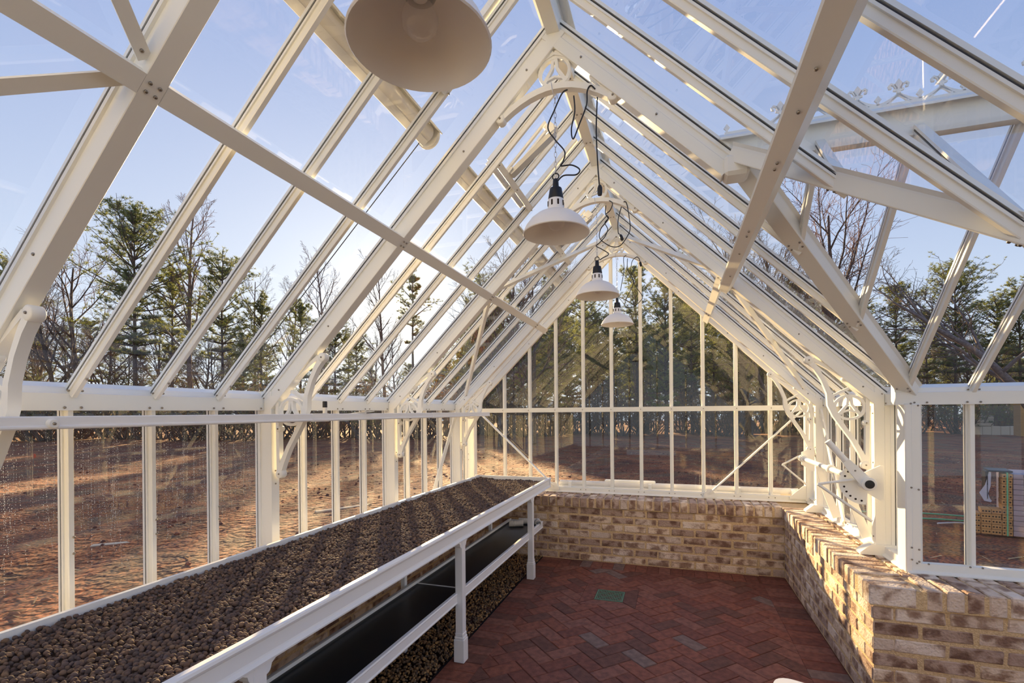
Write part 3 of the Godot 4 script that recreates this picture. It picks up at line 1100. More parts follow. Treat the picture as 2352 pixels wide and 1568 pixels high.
func paver(o: Node, poly: PackedVector2Array, region: PackedVector2Array, hole: PackedVector2Array, whole: Mesh, c: Vector2, turn: float) -> void:
	var kept := Geometry2D.intersect_polygons(poly, region)
	for k in kept:
		for q in Geometry2D.clip_polygons(k, hole):
			if absf(shoelace(q)) < 0.0004 or Geometry2D.is_polygon_clockwise(q) != Geometry2D.is_polygon_clockwise(k):
				continue
			if absf(shoelace(q)) > 0.0188:
				var m := put(o, "paver", whole, Vector3(c.x, -0.025 + rng.randf_range(-0.0012, 0.0012), -c.y), Basis(Vector3.UP, turn))
				m.set_surface_override_material(0, paver_material())
			else:
				cut_paver(o, q)


func shoelace(p: PackedVector2Array) -> float:
	var a := 0.0
	for i in p.size():
		a += p[i].cross(p[(i + 1) % p.size()])
	return a / 2


func paver_material() -> Material:
	var r := rng.randf()
	return M.pavers[5] if r < 0.045 else M.pavers[rng.randi() % 5]


func cut_paver(o: Node, q: PackedVector2Array) -> void:
	var g := G.new()
	var y := rng.randf_range(-0.0012, 0.0012)
	g.prism(q, Vector3(0, -0.05 + y, 0), Vector3(0, y, 0), Vector3.RIGHT, Vector3.FORWARD)
	part(o, "paver", g, paver_material())


func flat_paver(o: Node, at: Vector3, size: Vector2) -> void:
	var g := G.new()
	g.soft(Vector3(at.x, -0.025 + rng.randf_range(-0.0015, 0.0015), at.z), Vector3(size.x, 0.05, size.y), 0.003)
	part(o, "paver", g, paver_material())


func drain_grate(at: Vector3) -> void:
	var o := thing("drain_grate", "square green metal drain grate set flush in the brick floor", "drain", at)
	var f := G.new()
	for s in [-1.0, 1.0]:
		f.box(Vector3(s * 0.1, -0.006, 0), Vector3(0.012, 0.012, 0.212))
		f.box(Vector3(0, -0.006, s * 0.1), Vector3(0.19, 0.012, 0.012))
	part(o, "frame", f, M.grate)
	var r := G.new()
	for s in [-1.0, 1.0]:
		r.band([Vector2(-0.094, 0), Vector2(0, s * 0.094), Vector2(0.094, 0)], 0.006, Transform3D(Basis(Vector3.RIGHT, Vector3.FORWARD, Vector3.UP), Vector3(0, -0.004, 0)), 0.006)
		r.band([Vector2(-0.094, -s * 0.094), Vector2(0.094, s * 0.094)], 0.006, Transform3D(Basis(Vector3.RIGHT, Vector3.FORWARD, Vector3.UP), Vector3(0, -0.004, 0)), 0.006)
	part(o, "rib", r, M.grate)
	for k in range(-7, 8):
		var s := G.new()
		s.box(Vector3(k * 0.0125, -0.006, 0), Vector3(0.006, 0.008, 0.19))
		part(o, "slat", s, M.grate)
	var b := G.new()
	b.box(Vector3(0, -0.022, 0), Vector3(0.21, 0.01, 0.21))
	part(o, "sump", b, M.black)


# ---------- brackets
func eave_bracket(side: float, d: float, label: String) -> void:
	var o := thing("spandrel_bracket", label, "bracket", Vector3(side * HALF, 0, -d), "cast brackets under the eaves")
	# drawn for the left wall: x is the distance in from the wall
	var t := Transform3D(Basis(Vector3(-side, 0, 0), Vector3.UP, Vector3(0, 0, 1)), Vector3.ZERO)
	var arm := G.new()
	var line := []
	for p in [Vector2(0.365, 1.705), Vector2(0.335, 1.665), Vector2(0.300, 1.600), Vector2(0.270, 1.52), Vector2(0.262, 1.45), Vector2(0.240, 1.39), Vector2(0.195, 1.315), Vector2(0.150, 1.245), Vector2(0.115, 1.175), Vector2(0.092, 1.12)]:
		line.append(p)
	arm.band(line, [0.03, 0.026, 0.024, 0.026, 0.034, 0.028, 0.024, 0.024, 0.026, 0.03], t, 0.032)
	part(o, "arm", arm, M.cast)
	var back := G.new()
	back.band([Vector2(0.085, 1.10), Vector2(0.082, 1.30), Vector2(0.080, 1.49), Vector2(0.100, 1.535), Vector2(0.22, 1.63), Vector2(0.35, 1.72)], 0.02, t, 0.03)
	back.band([Vector2(0.255, 1.50), Vector2(0.21, 1.525), Vector2(0.17, 1.545)], 0.014, t, 0.026)
	part(o, "flange", back, M.cast)
	var ring := G.new()
	var loop := []
	for k in 24:
		var w := TAU * k / 24
		loop.append(Vector2(0.167 + 0.075 * cos(w), 1.435 + 0.068 * sin(w)))
	ring.band(loop, 0.014, t, 0.022, true)
	for s in [-1.0, 1.0]:
		ring.band([Vector2(0.167 + s * 0.006, 1.50), Vector2(0.167 + s * 0.012, 1.45), Vector2(0.167 + s * 0.05, 1.395)], [0.016, 0.013, 0.018], t, 0.0195 + 0.0008 * s)
	ring.band([Vector2(0.125, 1.405), Vector2(0.167, 1.418), Vector2(0.209, 1.405)], 0.010, t, 0.0165)
	part(o, "roundel", ring, M.cast)
	for p in [[Vector2(0.372, 1.715), 0.6], [Vector2(0.092, 1.105), 0.0], [Vector2(0.088, 1.345), 0.0], [Vector2(0.19, 1.60), 0.7]]:
		var lug := G.new()
		var at: Vector2 = p[0]
		var big: float = 0.024 if p[0].y > 1.7 or p[0].y < 1.2 else 0.016
		lug.lathe([Vector2(0, 0.019), Vector2(big * 0.8, 0.019), Vector2(big, 0.015), Vector2(big, -0.015), Vector2(big * 0.8, -0.019), Vector2(0, -0.019)], Transform3D(Basis(Vector3.RIGHT, PI / 2), t * Vector3(at.x, at.y, 0)), 16)
		var l := part(o, "lug", lug, M.cast)
		bolt(l, t * Vector3(at.x, at.y, 0.019), Vector3(0, 0, 1))


func apex_bracket(d: float, label: String) -> Node3D:
	var o := thing("apex_bracket", label, "bracket", Vector3(0, 0, -d), "cast arched brackets under the ridge")
	var t := Transform3D.IDENTITY
	var arch := G.new()
	var line := []
	for k in 13:
		var q := k / 6.0 - 1.0
		line.append(Vector2(0.235 * q, 2.838 - 0.085 * q * q))
	arch.band(line, 0.026, t, 0.034)
	part(o, "arch", arch, M.cast)
	var flange := G.new()
	for s in [-1.0, 1.0]:
		flange.band([Vector2(s * 0.25, 2.75), Vector2(s * 0.15, 2.865), Vector2(s * 0.06, 2.962), Vector2(0, 2.985)], 0.018, t, 0.029 + 0.0008 * s)
	part(o, "flange", flange, M.cast)
	var ring := G.new()
	var loop := []
	for k in 24:
		var w := TAU * k / 24
		loop.append(Vector2(0.066 * cos(w), 2.905 + 0.062 * sin(w)))
	ring.band(loop, 0.013, t, 0.02, true)
	for s in [-1.0, 1.0]:
		ring.band([Vector2(s * 0.006, 2.965), Vector2(s * 0.011, 2.92), Vector2(s * 0.045, 2.865)], [0.016, 0.012, 0.017], t, 0.0175 + 0.0008 * s)
	ring.band([Vector2(-0.036, 2.875), Vector2(0, 2.886), Vector2(0.036, 2.875)], 0.009, t, 0.0145)
	part(o, "roundel", ring, M.cast)
	for p in [Vector2(-0.25, 2.745), Vector2(0.25, 2.745), Vector2(-0.135, 2.895)]:
		var lug := G.new()
		lug.lathe([Vector2(0, 0.02), Vector2(0.018, 0.02), Vector2(0.022, 0.016), Vector2(0.022, -0.016), Vector2(0, -0.016)], Transform3D(Basis(Vector3.RIGHT, PI / 2), Vector3(p.x, p.y, 0)), 14)
		var l := part(o, "lug", lug, M.cast)
		bolt(l, Vector3(p.x, p.y, 0.02), Vector3(0, 0, 1))
	return o


# ---------- lamps
func pendant_lamp(d: float, rim: float, cords: Array, plug, label: String) -> void:
	var o := thing("pendant_lamp", label, "lamp", Vector3(0, rim, -d), "enamel pendant lamps along the ridge")
	var shade := G.new()
	var prof := [Vector2(0.143, 0.0), Vector2(0.146, 0.003), Vector2(0.1445, 0.008), Vector2(0.132, 0.034), Vector2(0.112, 0.060), Vector2(0.085, 0.082), Vector2(0.060, 0.094), Vector2(0.041, 0.099), Vector2(0.036, 0.106), Vector2(0.034, 0.150), Vector2(0.026, 0.156), Vector2(0.020, 0.157)]
	shade.lathe(prof, Transform3D.IDENTITY, 48)
	var inner := [Vector2(0.020, 0.150), Vector2(0.031, 0.146), Vector2(0.033, 0.102), Vector2(0.058, 0.090), Vector2(0.082, 0.078), Vector2(0.109, 0.057), Vector2(0.129, 0.032), Vector2(0.141, 0.006), Vector2(0.143, 0.0)]
	shade.lathe(inner, Transform3D.IDENTITY, 48)
	var s := part(o, "shade", shade, M.enamel)
	for k in 8:
		var w := TAU * (k + 0.35) / 8
		var slot := G.new()
		slot.soft(Vector3(0.0352 * cos(w), 0.130, 0.0352 * sin(w)), Vector3(0.004, 0.024, 0.008), 0.002, Basis(Vector3.UP, -w))
		part(s, "slot", slot, M.hole)
	var cap := G.new()
	cap.lathe([Vector2(0.033, 0.150), Vector2(0.0335, 0.156), Vector2(0.027, 0.196), Vector2(0.025, 0.200), Vector2(0.014, 0.203), Vector2(0.012, 0.236), Vector2(0.006, 0.243), Vector2(0, 0.244)], Transform3D.IDENTITY, 24)
	part(o, "lamp_holder", cap, M.black)
	var bulb := G.new()
	bulb.lathe([Vector2(0.0, 0.018), Vector2(0.020, 0.022), Vector2(0.034, 0.036), Vector2(0.038, 0.054), Vector2(0.032, 0.072), Vector2(0.020, 0.090), Vector2(0.015, 0.110)], Transform3D.IDENTITY, 24)
	part(o, "bulb", bulb, M.bulb)
	var socket := G.new()
	socket.lathe([Vector2(0, 0.098), Vector2(0.016, 0.098), Vector2(0.018, 0.104), Vector2(0.018, 0.146)], Transform3D.IDENTITY, 16)
	part(o, "socket", socket, M.enamel)
	# chain of oval links up to the bracket
	var chain := Node3D.new()
	chain.name = "chain"
	o.add_child(chain)
	var link := G.new()
	var loop := []
	for k in 13:
		var w := TAU * k / 12
		loop.append(Vector3(0.0055 * cos(w), 0.0125 * sin(w) , 0))
	link.tube(loop, 0.0013, 5, false)
	var mesh := link.mesh(M.zinc)
	var top := 2.805 - rim
	var y := 0.262
	var k := 0
	while y < top - 0.02:
		put(chain, "link", mesh, Vector3(0, y, 0), Basis(Vector3.UP, (0.4 if k % 2 == 0 else 0.4 + PI / 2)))
		y += 0.0215
		k += 1
	var hook := G.new()
	hook.tube(bend([Vector3(-0.012, top + 0.05, 0.02), Vector3(-0.006, top + 0.01, 0.022), Vector3(0.0, top - 0.018, 0.0), Vector3(0.006, top + 0.01, 0.0), Vector3(0.010, top - 0.016, 0.0), Vector3(0.014, top + 0.008, 0.0)]), 0.0014, 5)
	part(o, "hook", hook, M.zinc)
	var eyelet := G.new()
	var ring := []
	for q in 17:
		var w := TAU * q / 16
		ring.append(Vector3(0.014 * cos(w), 0.252 + 0.014 * sin(w), 0))
	eyelet.tube(ring, 0.0028, 6, false)
	part(o, "eyelet", eyelet, M.cord)
	var back := Vector3(0, -rim, d)
	for line in cords:
		var pts := []
		for p in line:
			pts.append(ahead(p[0], p[1], d - 0.02 - (p[2] if p.size() > 2 else 0.0)) + back)
		var c := G.new()
		c.tube(bend(pts), 0.0031, 6)
		part(o, "cord", c, M.cord)
	if plug != null:
		var at := ahead(plug[0], plug[1], d - 0.02) + back
		var p := G.new()
		p.lathe([Vector2(0, 0.022), Vector2(0.006, 0.022), Vector2(0.0085, 0.016), Vector2(0.0105, 0.010), Vector2(0.0105, -0.012), Vector2(0.0085, -0.020), Vector2(0, -0.020)], Transform3D(Basis(Vector3(0, 0, 1), plug[2]), at), 12)
		part(o, "plug", p, M.black)


func lamps() -> void:
	var z := func(list): return list.map(func(p): return [1180.0 + p[0] / 3.92, 380.0 + p[1] / 3.92])
	pendant_lamp(dist(-1), 2.17, [[[930, -220], [960, -330], [985, -300], [980, -245]]], null, "white enamel pendant lamp hanging on the rafter beside the wing opening, bulb fully seen")
	pendant_lamp(dist(3), 2.20, [[[1310, 205], [1297, 214], [1278, 255], [1264, 292], [1280, 320], [1302, 347], [1298, 370], [1293, 380], [1318, 378], [1336, 388], [1328, 400], [1300, 402], [1286, 414]], [[1324, 219], [1326, 255], [1318, 295], [1322, 318], [1336, 285], [1353, 240], [1355, 208], [1363, 195], [1373, 203]], [[1378, 222], [1375, 300], [1378, 380], [1381, 422]]], [1382, 436, 0.0], "white enamel pendant lamp on a long chain under the bracket where the wing roof joins")
	pendant_lamp(dist(7), 2.195, [z.call([[875, 310], [905, 335], [885, 395], [845, 435], [870, 465], [835, 510], [860, 570], [830, 640], [785, 690], [755, 720], [800, 745], [866, 790], [815, 825], [785, 845]]), z.call([[845, 355], [842, 430], [862, 480], [800, 560], [785, 640], [830, 690], [900, 725], [970, 715], [1030, 640], [1062, 560], [1050, 430], [1030, 330], [1005, 320]]), z.call([[985, 365], [955, 480], [953, 590], [966, 612]])], [1180 + 983 / 3.92, 380 + 642 / 3.92, 0.35], "white enamel pendant lamp with two crossed loops of black cable above it")
	pendant_lamp(dist(11), 2.205, [z.call([[1025, 800], [1000, 830], [1005, 930], [985, 1040], [970, 1120]]), z.call([[1035, 830], [1035, 930], [1075, 1000], [1085, 1060], [1020, 1200], [1015, 1260], [1080, 1268], [1150, 1210], [1165, 1165], [1095, 1060], [1065, 950], [1080, 850], [1125, 812]]), z.call([[1120, 812], [1140, 830], [1148, 855]])], [1180 + 1154 / 3.92, 380 + 880 / 3.92, 0.25], "white enamel pendant lamp closest to the far gable wall")


# ---------- staging
func icosphere() -> Array:
	var t := (1.0 + sqrt(5.0)) / 2.0
	var vs := [Vector3(-1, t, 0), Vector3(1, t, 0), Vector3(-1, -t, 0), Vector3(1, -t, 0), Vector3(0, -1, t), Vector3(0, 1, t), Vector3(0, -1, -t), Vector3(0, 1, -t), Vector3(t, 0, -1), Vector3(t, 0, 1), Vector3(-t, 0, -1), Vector3(-t, 0, 1)]
	var fs := [[0, 11, 5], [0, 5, 1], [0, 1, 7], [0, 7, 10], [0, 10, 11], [1, 5, 9], [5, 11, 4], [11, 10, 2], [10, 7, 6], [7, 1, 8], [3, 9, 4], [3, 4, 2], [3, 2, 6], [3, 6, 8], [3, 8, 9], [4, 9, 5], [2, 4, 11], [6, 2, 10], [8, 6, 7], [9, 8, 1]]
	var out := []
	for f in fs:
		var a: Vector3 = vs[f[0]].normalized()
		var b: Vector3 = vs[f[1]].normalized()
		var c: Vector3 = vs[f[2]].normalized()
		var ab := (a + b).normalized()
		var bc := (b + c).normalized()
		var ca := (c + a).normalized()
		out.append_array([[a, ab, ca], [ab, b, bc], [ca, bc, c], [ab, bc, ca]])
	return out


func lump(seeded: float, rough: float, m: Material) -> ArrayMesh:
	var g := G.new()
	for f in icosphere():
		var ps := []
		for p in f:
			var q: Vector3 = p
			ps.append(q * (1.0 + rough * (sin(q.x * 3.1 + seeded) + sin(q.y * 4.3 + seeded * 1.7) + sin(q.z * 3.7 + seeded * 2.3)) / 3.0))
		g.tri(ps[0], ps[1], ps[2], f[0], f[1], f[2])
	return g.mesh(m)


func staging() -> void:
	var far := 4.60
	var near := 0.05
	var o := thing("staging_bench", "long white metal staging bench topped with a tray of brown clay pebbles", "bench", Vector3(-1.05, 0, -2.3))
	var back := -o.position
	var fascia := PackedVector2Array([Vector2(0, 0), Vector2(0.016, 0), Vector2(0.022, 0.004), Vector2(0.023, 0.010), Vector2(0.018, 0.016), Vector2(0.014, 0.020), Vector2(0.012, 0.026), Vector2(0.012, 0.068), Vector2(0.016, 0.073), Vector2(0.023, 0.077), Vector2(0.026, 0.084), Vector2(0.024, 0.092), Vector2(0.018, 0.096), Vector2(0, 0.096)])
	var f := G.new()
	f.prism(fascia, Vector3(-0.682, 0.690, -near) + back, Vector3(-0.682, 0.690, -far) + back, Vector3.RIGHT, Vector3.UP)
	part(o, "front_rail", f, M.staging)
	var r := G.new()
	r.prism(fascia, Vector3(-1.40, 0.690, -near) + back, Vector3(-1.40, 0.690, -far) + back, Vector3.LEFT, Vector3.UP)
	r.box(Vector3(-1.398, 0.648, -(near + far) / 2) + back, Vector3(0.012, 0.09, far - near))  # unseen skirt added under the rail to keep low sun off the shelf
	part(o, "rear_rail", r, M.staging)
	var e := G.new()
	e.prism(fascia, Vector3(-1.422, 0.690, -far + 0.02) + back, Vector3(-0.66, 0.690, -far + 0.02) + back, Vector3.FORWARD, Vector3.UP)
	part(o, "end_rail", e, M.staging)
	var t := G.new()
	t.box(Vector3(-1.04, 0.705, -(near + far) / 2) + back, Vector3(0.73, 0.012, far - near))
	part(o, "tray", t, M.under)
	for d in [1.112, 2.554, 3.996]:
		var leg := G.new()
		var at := Vector3(-0.69, 0, -d) + back
		leg.soft(at + Vector3(0, 0.43, 0), Vector3(0.046, 0.54, 0.046), 0.002)
		var l := part(o, "leg", leg, M.staging)
		var base := G.new()
		base.soft(at + Vector3(0, 0.065, 0), Vector3(0.062, 0.13, 0.062), 0.002)
		base.soft(at + Vector3(0, 0.138, 0), Vector3(0.058, 0.016, 0.058), 0.004)
		base.soft(at + Vector3(0, 0.156, 0), Vector3(0.052, 0.022, 0.052), 0.004)
		part(l, "plinth", base, M.staging)
		for s in [-1.0, 1.0]:
			var head := G.new()
			head.plate(PackedVector2Array([Vector2(0, 0), Vector2(s * 0.012, 0.004), Vector2(s * 0.018, 0.012), Vector2(s * 0.022, 0.026), Vector2(s * 0.036, 0.034), Vector2(s * 0.036, 0.040), Vector2(0, 0.040)]), Transform3D(Basis(Vector3.FORWARD, Vector3.UP, Vector3.RIGHT), at + Vector3(0, 0.652, s * -0.022)), 0.04)
			part(l, "capital", head, M.staging)
		var rear := G.new()
		rear.soft(Vector3(-1.06, 0.34, -d) + back, Vector3(0.028, 0.70, 0.028), 0.002)
		part(o, "rear_leg", rear, M.staging)
		var beam := G.new()
		beam.box(Vector3(-1.04, 0.688, -d) + back, Vector3(0.70, 0.02, 0.03))
		part(o, "cross_rail", beam, M.staging)
	# the low shelf hung between the legs
	var low := PackedVector2Array([Vector2(0, 0), Vector2(0.012, 0), Vector2(0.014, 0.006), Vector2(0.010, 0.012), Vector2(0.010, 0.048), Vector2(0.014, 0.054), Vector2(0.010, 0.060), Vector2(-0.006, 0.060), Vector2(-0.008, 0.02), Vector2(0, 0.012)])
	var lf := G.new()
	lf.prism(low, Vector3(-0.712, 0.332, -near) + back, Vector3(-0.712, 0.332, -4.44) + back, Vector3.RIGHT, Vector3.UP)
	part(o, "shelf_front_rail", lf, M.staging)
	var lb := G.new()
	lb.prism(low, Vector3(-1.036, 0.332, -near) + back, Vector3(-1.036, 0.332, -4.44) + back, Vector3.LEFT, Vector3.UP)
	lb.prism(rect(0.012, 0.0, 0.014), Vector3(-1.020, 0.386, -near) + back, Vector3(-1.020, 0.386, -4.44) + back, Vector3.LEFT, Vector3.UP)
	part(o, "shelf_rear_rail", lb, M.staging)
	var le := G.new()
	le.box(Vector3(-0.874, 0.362, -4.44) + back, Vector3(0.34, 0.058, 0.012))
	part(o, "shelf_end_rail", le, M.staging)
	for k in 3:
		var tray := G.new()
		var d0: float = [near, 1.30, 2.66][k]
		var d1: float = [1.298, 2.655, 4.434][k]
		tray.box(Vector3(-0.874, 0.366, -(d0 + d1) / 2) + back, Vector3(0.312, 0.014, d1 - d0 - 0.004))
		part(o, "shelf_liner", tray, M.liner)
	for d in [1.30, 2.657]:
		var strip := G.new()
		strip.box(Vector3(-0.874, 0.372, -d) + back, Vector3(0.312, 0.010, 0.006))
		part(o, "joint_strip", strip, M.staging)
	pebbles()


func pebbles() -> void:
	rng.seed = 7
	var shapes := []
	for k in 4:
		shapes.append(lump(k * 2.7 + 0.4, 0.16, M.pebble))
	var swell := FastNoiseLite.new()
	swell.seed = 3
	swell.frequency = 2.2
	var all := []
	var step := 0.0130
	var d := 0.60
	while d < 4.57:
		var x := -1.388
		while x < -0.692:
			var px := x + rng.randf_range(-0.005, 0.005)
			var pd := d + rng.randf_range(-0.006, 0.006)
			var y := 0.748 + 0.010 * swell.get_noise_2d(px * 2.0, pd * 2.0) + rng.randf_range(-0.006, 0.006) + 0.014 * smoothstep(0.2, 0.0, px + 1.40)
			var s := rng.randf_range(0.0062, 0.0094)
			all.append([px, y, pd, s])
			x += step
		d += step
	var n := all.size()
	# the ones that show largest stand by themselves
	all.sort_custom(func(a, b): return score(a) > score(b))
	var tones := []
	for c in [Color8(110, 88, 74), Color8(96, 76, 66), Color8(122, 98, 78), Color8(84, 70, 64), Color8(100, 84, 78)]:
		tones.append(c.srgb_to_linear())
	var solo := []
	for c in tones:
		var m: StandardMaterial3D = plain(c.linear_to_srgb(), 0.9)
		solo.append(m)
	var rest := [[], [], [], []]
	var tints := [[], [], [], []]
	for i in n:
		var p: Array = all[i]
		var basis := Basis(Vector3(rng.randf_range(-1, 1), rng.randf_range(-1, 1), rng.randf_range(-1, 1)).normalized(), rng.randf() * TAU).scaled_local(Vector3(p[3], p[3] * rng.randf_range(0.7, 0.92), p[3] * rng.randf_range(0.85, 1.05)))
		var at := Vector3(p[0], p[1], -p[2])
		if i < 300:
			var m := MeshInstance3D.new()
			m.name = numbered("clay_pebble")
			m.mesh = shapes[i % 4]
			m.transform = Transform3D(basis, at)
			add_child(m)
			m.set_surface_override_material(0, solo[rng.randi() % 5])
			meta(m, "small round brown clay pebble on the staging bench tray", "pebble", "clay pebbles on the bench")
		else:
			rest[i % 4].append(Transform3D(basis, at))
			tints[i % 4].append(tones[rng.randi() % 5] * rng.randf_range(0.75, 1.15))
	var bed := thing("pebble_bed", "bed of small brown clay pebbles filling the bench tray", "pebbles", Vector3.ZERO)
	bed.set_meta("kind", "stuff")
	for k in 4:
		many(bed, "clay_pebbles", shapes[k], rest[k], tints[k])


func score(p: Array) -> float:
	var c := EYE
	var v := Vector3(p[0], p[1], -p[2]) - c
	var depth := -v.x * sin(YAW) - v.z * cos(YAW)
	var across := v.x * cos(YAW) - v.z * sin(YAW)
	if depth < 0.2:
		return -1.0
	var u := CX + FOCAL * across / depth
	var w := CY - FOCAL * v.y / depth
	if u < 12 or u > 2340 or w > 1556:
		return -1.0 / depth
	return 1.0 / depth * p[3]


func gravel_bed() -> void:
	rng.seed = 19
	var o := setting("baseboard_left", "bed of brown gravel under the staging bench")
	var g := G.new()
	g.box(Vector3(-1.06, -0.03, -2.4), Vector3(0.60, 0.05, 4.5))
	part(o, "gravel_base", g, M.under)
	var shape := lump(0.9, 0.3, M.pebble)
	var places := []
	var tints := []
	for k in 9000:
		var d := rng.randf_range(1.0, 4.62)
		var s := rng.randf_range(0.005, 0.011)
		places.append(Transform3D(Basis(Vector3(rng.randf_range(-1, 1), rng.randf_range(-1, 1), rng.randf_range(-1, 1)).normalized(), rng.randf() * TAU).scaled_local(Vector3(s, s * 0.7, s)), Vector3(rng.randf_range(-1.35, -0.765), rng.randf_range(-0.004, 0.008), -d)))
		tints.append(([Color8(140, 108, 70), Color8(116, 90, 62), Color8(168, 130, 82), Color8(104, 86, 68)][rng.randi() % 4] as Color).srgb_to_linear())
	many(o, "gravel", shape, places, tints)
	var e := G.new()
	e.box(Vector3(-0.758, -0.02, -2.9), Vector3(0.004, 0.05, 3.46))
	part(o, "edging", e, M.black)


# the high shelf that follows the left eave
func eave_shelf() -> void:
	var joints := [0.18, 2.06, 3.36, 4.52]
	for k in 3:
		var o := thing("eave_shelf", ["white slatted shelf under the left eave, length with the rounded end by the first bracket", "white slatted shelf under the left eave, middle length carrying the bottle", "white slatted shelf under the left eave, length ending at the far gable"][k], "shelf", Vector3(-1.40, 1.385, -(joints[k] + joints[k + 1]) / 2), "shelf lengths under the eave")
		var h: float = (joints[k + 1] - joints[k]) / 2
		var f := G.new()
		var sec := PackedVector2Array([Vector2(0, 0), Vector2(0.012, 0), Vector2(0.016, 0.004), Vector2(0.016, 0.009), Vector2(0.011, 0.012), Vector2(0.011, 0.036), Vector2(0.008, 0.039), Vector2(0, 0.039)])
		f.prism(sec, Vector3(0.13, 0, h), Vector3(0.13, 0, -h), Vector3.RIGHT, Vector3.UP)
		part(o, "front_rail", f, M.staging)
		var r := G.new()
		r.box(Vector3(-0.12, 0.018, 0), Vector3(0.012, 0.036, 2 * h))
		part(o, "rear_rail", r, M.staging)
		for s in 4:
			var g := G.new()
			g.box(Vector3(-0.085 + s * 0.058, 0.024, 0), Vector3(0.038, 0.008, 2 * h - 0.004))
			part(o, "slat", g, M.staging)
		for s in 4:
			var b := G.new()
			b.box(Vector3(0.005, 0.012, -h + (2 * h) * (s + 0.5) / 4), Vector3(0.25, 0.014, 0.02))
			part(o, "bearer", b, M.staging)
		if k < 2:
			var j := G.new()
			j.prism(PackedVector2Array([Vector2(0, -0.002), Vector2(0.015, -0.002), Vector2(0.019, 0.004), Vector2(0.019, 0.010), Vector2(0.014, 0.013), Vector2(0.014, 0.041), Vector2(0, 0.041)]), Vector3(0.13, 0, -h + 0.04), Vector3(0.13, 0, -h - 0.08), Vector3.RIGHT, Vector3.UP)
			part(o, "joint_sleeve", j, M.staging)
	var c := thing("corner_knuckle", "white pivot knuckle joining the eave shelf rail to the first bracket", "fitting", Vector3(-1.262, 1.402, -0.93))
	var g := G.new()
	g.lathe([Vector2(0, 0.016), Vector2(0.012, 0.016), Vector2(0.015, 0.012), Vector2(0.015, -0.012), Vector2(0.012, -0.016), Vector2(0, -0.016)], Transform3D(Basis(Vector3(0, 0, 1), -PI / 2), Vector3.ZERO), 14)
	part(c, "knuckle", g, M.cast)
	bolt(c, Vector3(0.016, 0, 0), Vector3.RIGHT)
	# on the shelf: a tube with a black cap and an offcut lying flat
	var b := thing("sealant_tube", "small white tube with a black cap standing on the eave shelf", "tube", Vector3(-1.33, 1.414, -2.20))
	var body := G.new()
	body.lathe([Vector2(0, 0), Vector2(0.011, 0), Vector2(0.012, 0.002), Vector2(0.012, 0.042), Vector2(0.011, 0.045)], Transform3D.IDENTITY, 16)
	part(b, "body", body, M.pipe)
	var cap := G.new()
	cap.lathe([Vector2(0.0125, 0.044), Vector2(0.0125, 0.074), Vector2(0.011, 0.078), Vector2(0, 0.078)], Transform3D.IDENTITY, 16)
	part(b, "cap", cap, M.black)
	var off := thing("metal_offcut", "flat white metal offcut lying across the edge of the eave shelf", "offcut", Vector3(-1.31, 1.422, -2.48))
	var p := G.new()
	p.plate(PackedVector2Array([Vector2(-0.06, -0.03), Vector2(0.05, -0.045), Vector2(0.085, 0.03), Vector2(-0.04, 0.05)]), Transform3D(Basis(Vector3.RIGHT, Vector3.FORWARD, Vector3.UP).rotated(Vector3(0, 0, 1), 0.10), Vector3(0, 0.006, 0)), 0.003)
	part(off, "sheet", p, M.white)


func pipes() -> void:
	var spots := [[-0.90, 4.24, 1.9, "ribbed grey-white plastic pipe length lying on the low shelf, threaded end out", 0.13], [-0.83, 4.36, 1.75, "smooth grey-white plastic pipe piece at the back of the low shelf", 0.16], [-0.755, 4.22, 0.3, "short open plastic pipe socket on the low shelf beside the leg", 0.07], [-0.725, 4.35, 0.35, "short open plastic pipe socket on the low shelf by its end rail", 0.08]]
	for s in spots:
		var o := thing("pipe_fitting", s[3], "pipe", Vector3(s[0], 0.374 + 0.028, -s[1]), "plastic pipe pieces on the low shelf")
		o.rotation.y = s[2]
		var g := G.new()
		var h: float = s[4] / 2
		var t := Transform3D(Basis(Vector3.RIGHT, PI / 2), Vector3.ZERO)
		g.lathe([Vector2(0.0235, -h), Vector2(0.0275, -h), Vector2(0.0275, h), Vector2(0.0235, h), Vector2(0.0235, -h)], t, 20)
		part(o, "tube", g, M.pipe)
		for k in 3:
			var c := G.new()
			var y: float = -h + 0.012 + k * 0.018
			c.lathe([Vector2(0.0275, y - 0.004), Vector2(0.0285, y - 0.003), Vector2(0.0285, y + 0.003), Vector2(0.0275, y + 0.004)], t, 20)
			part(o, "collar", c, M.pipe)


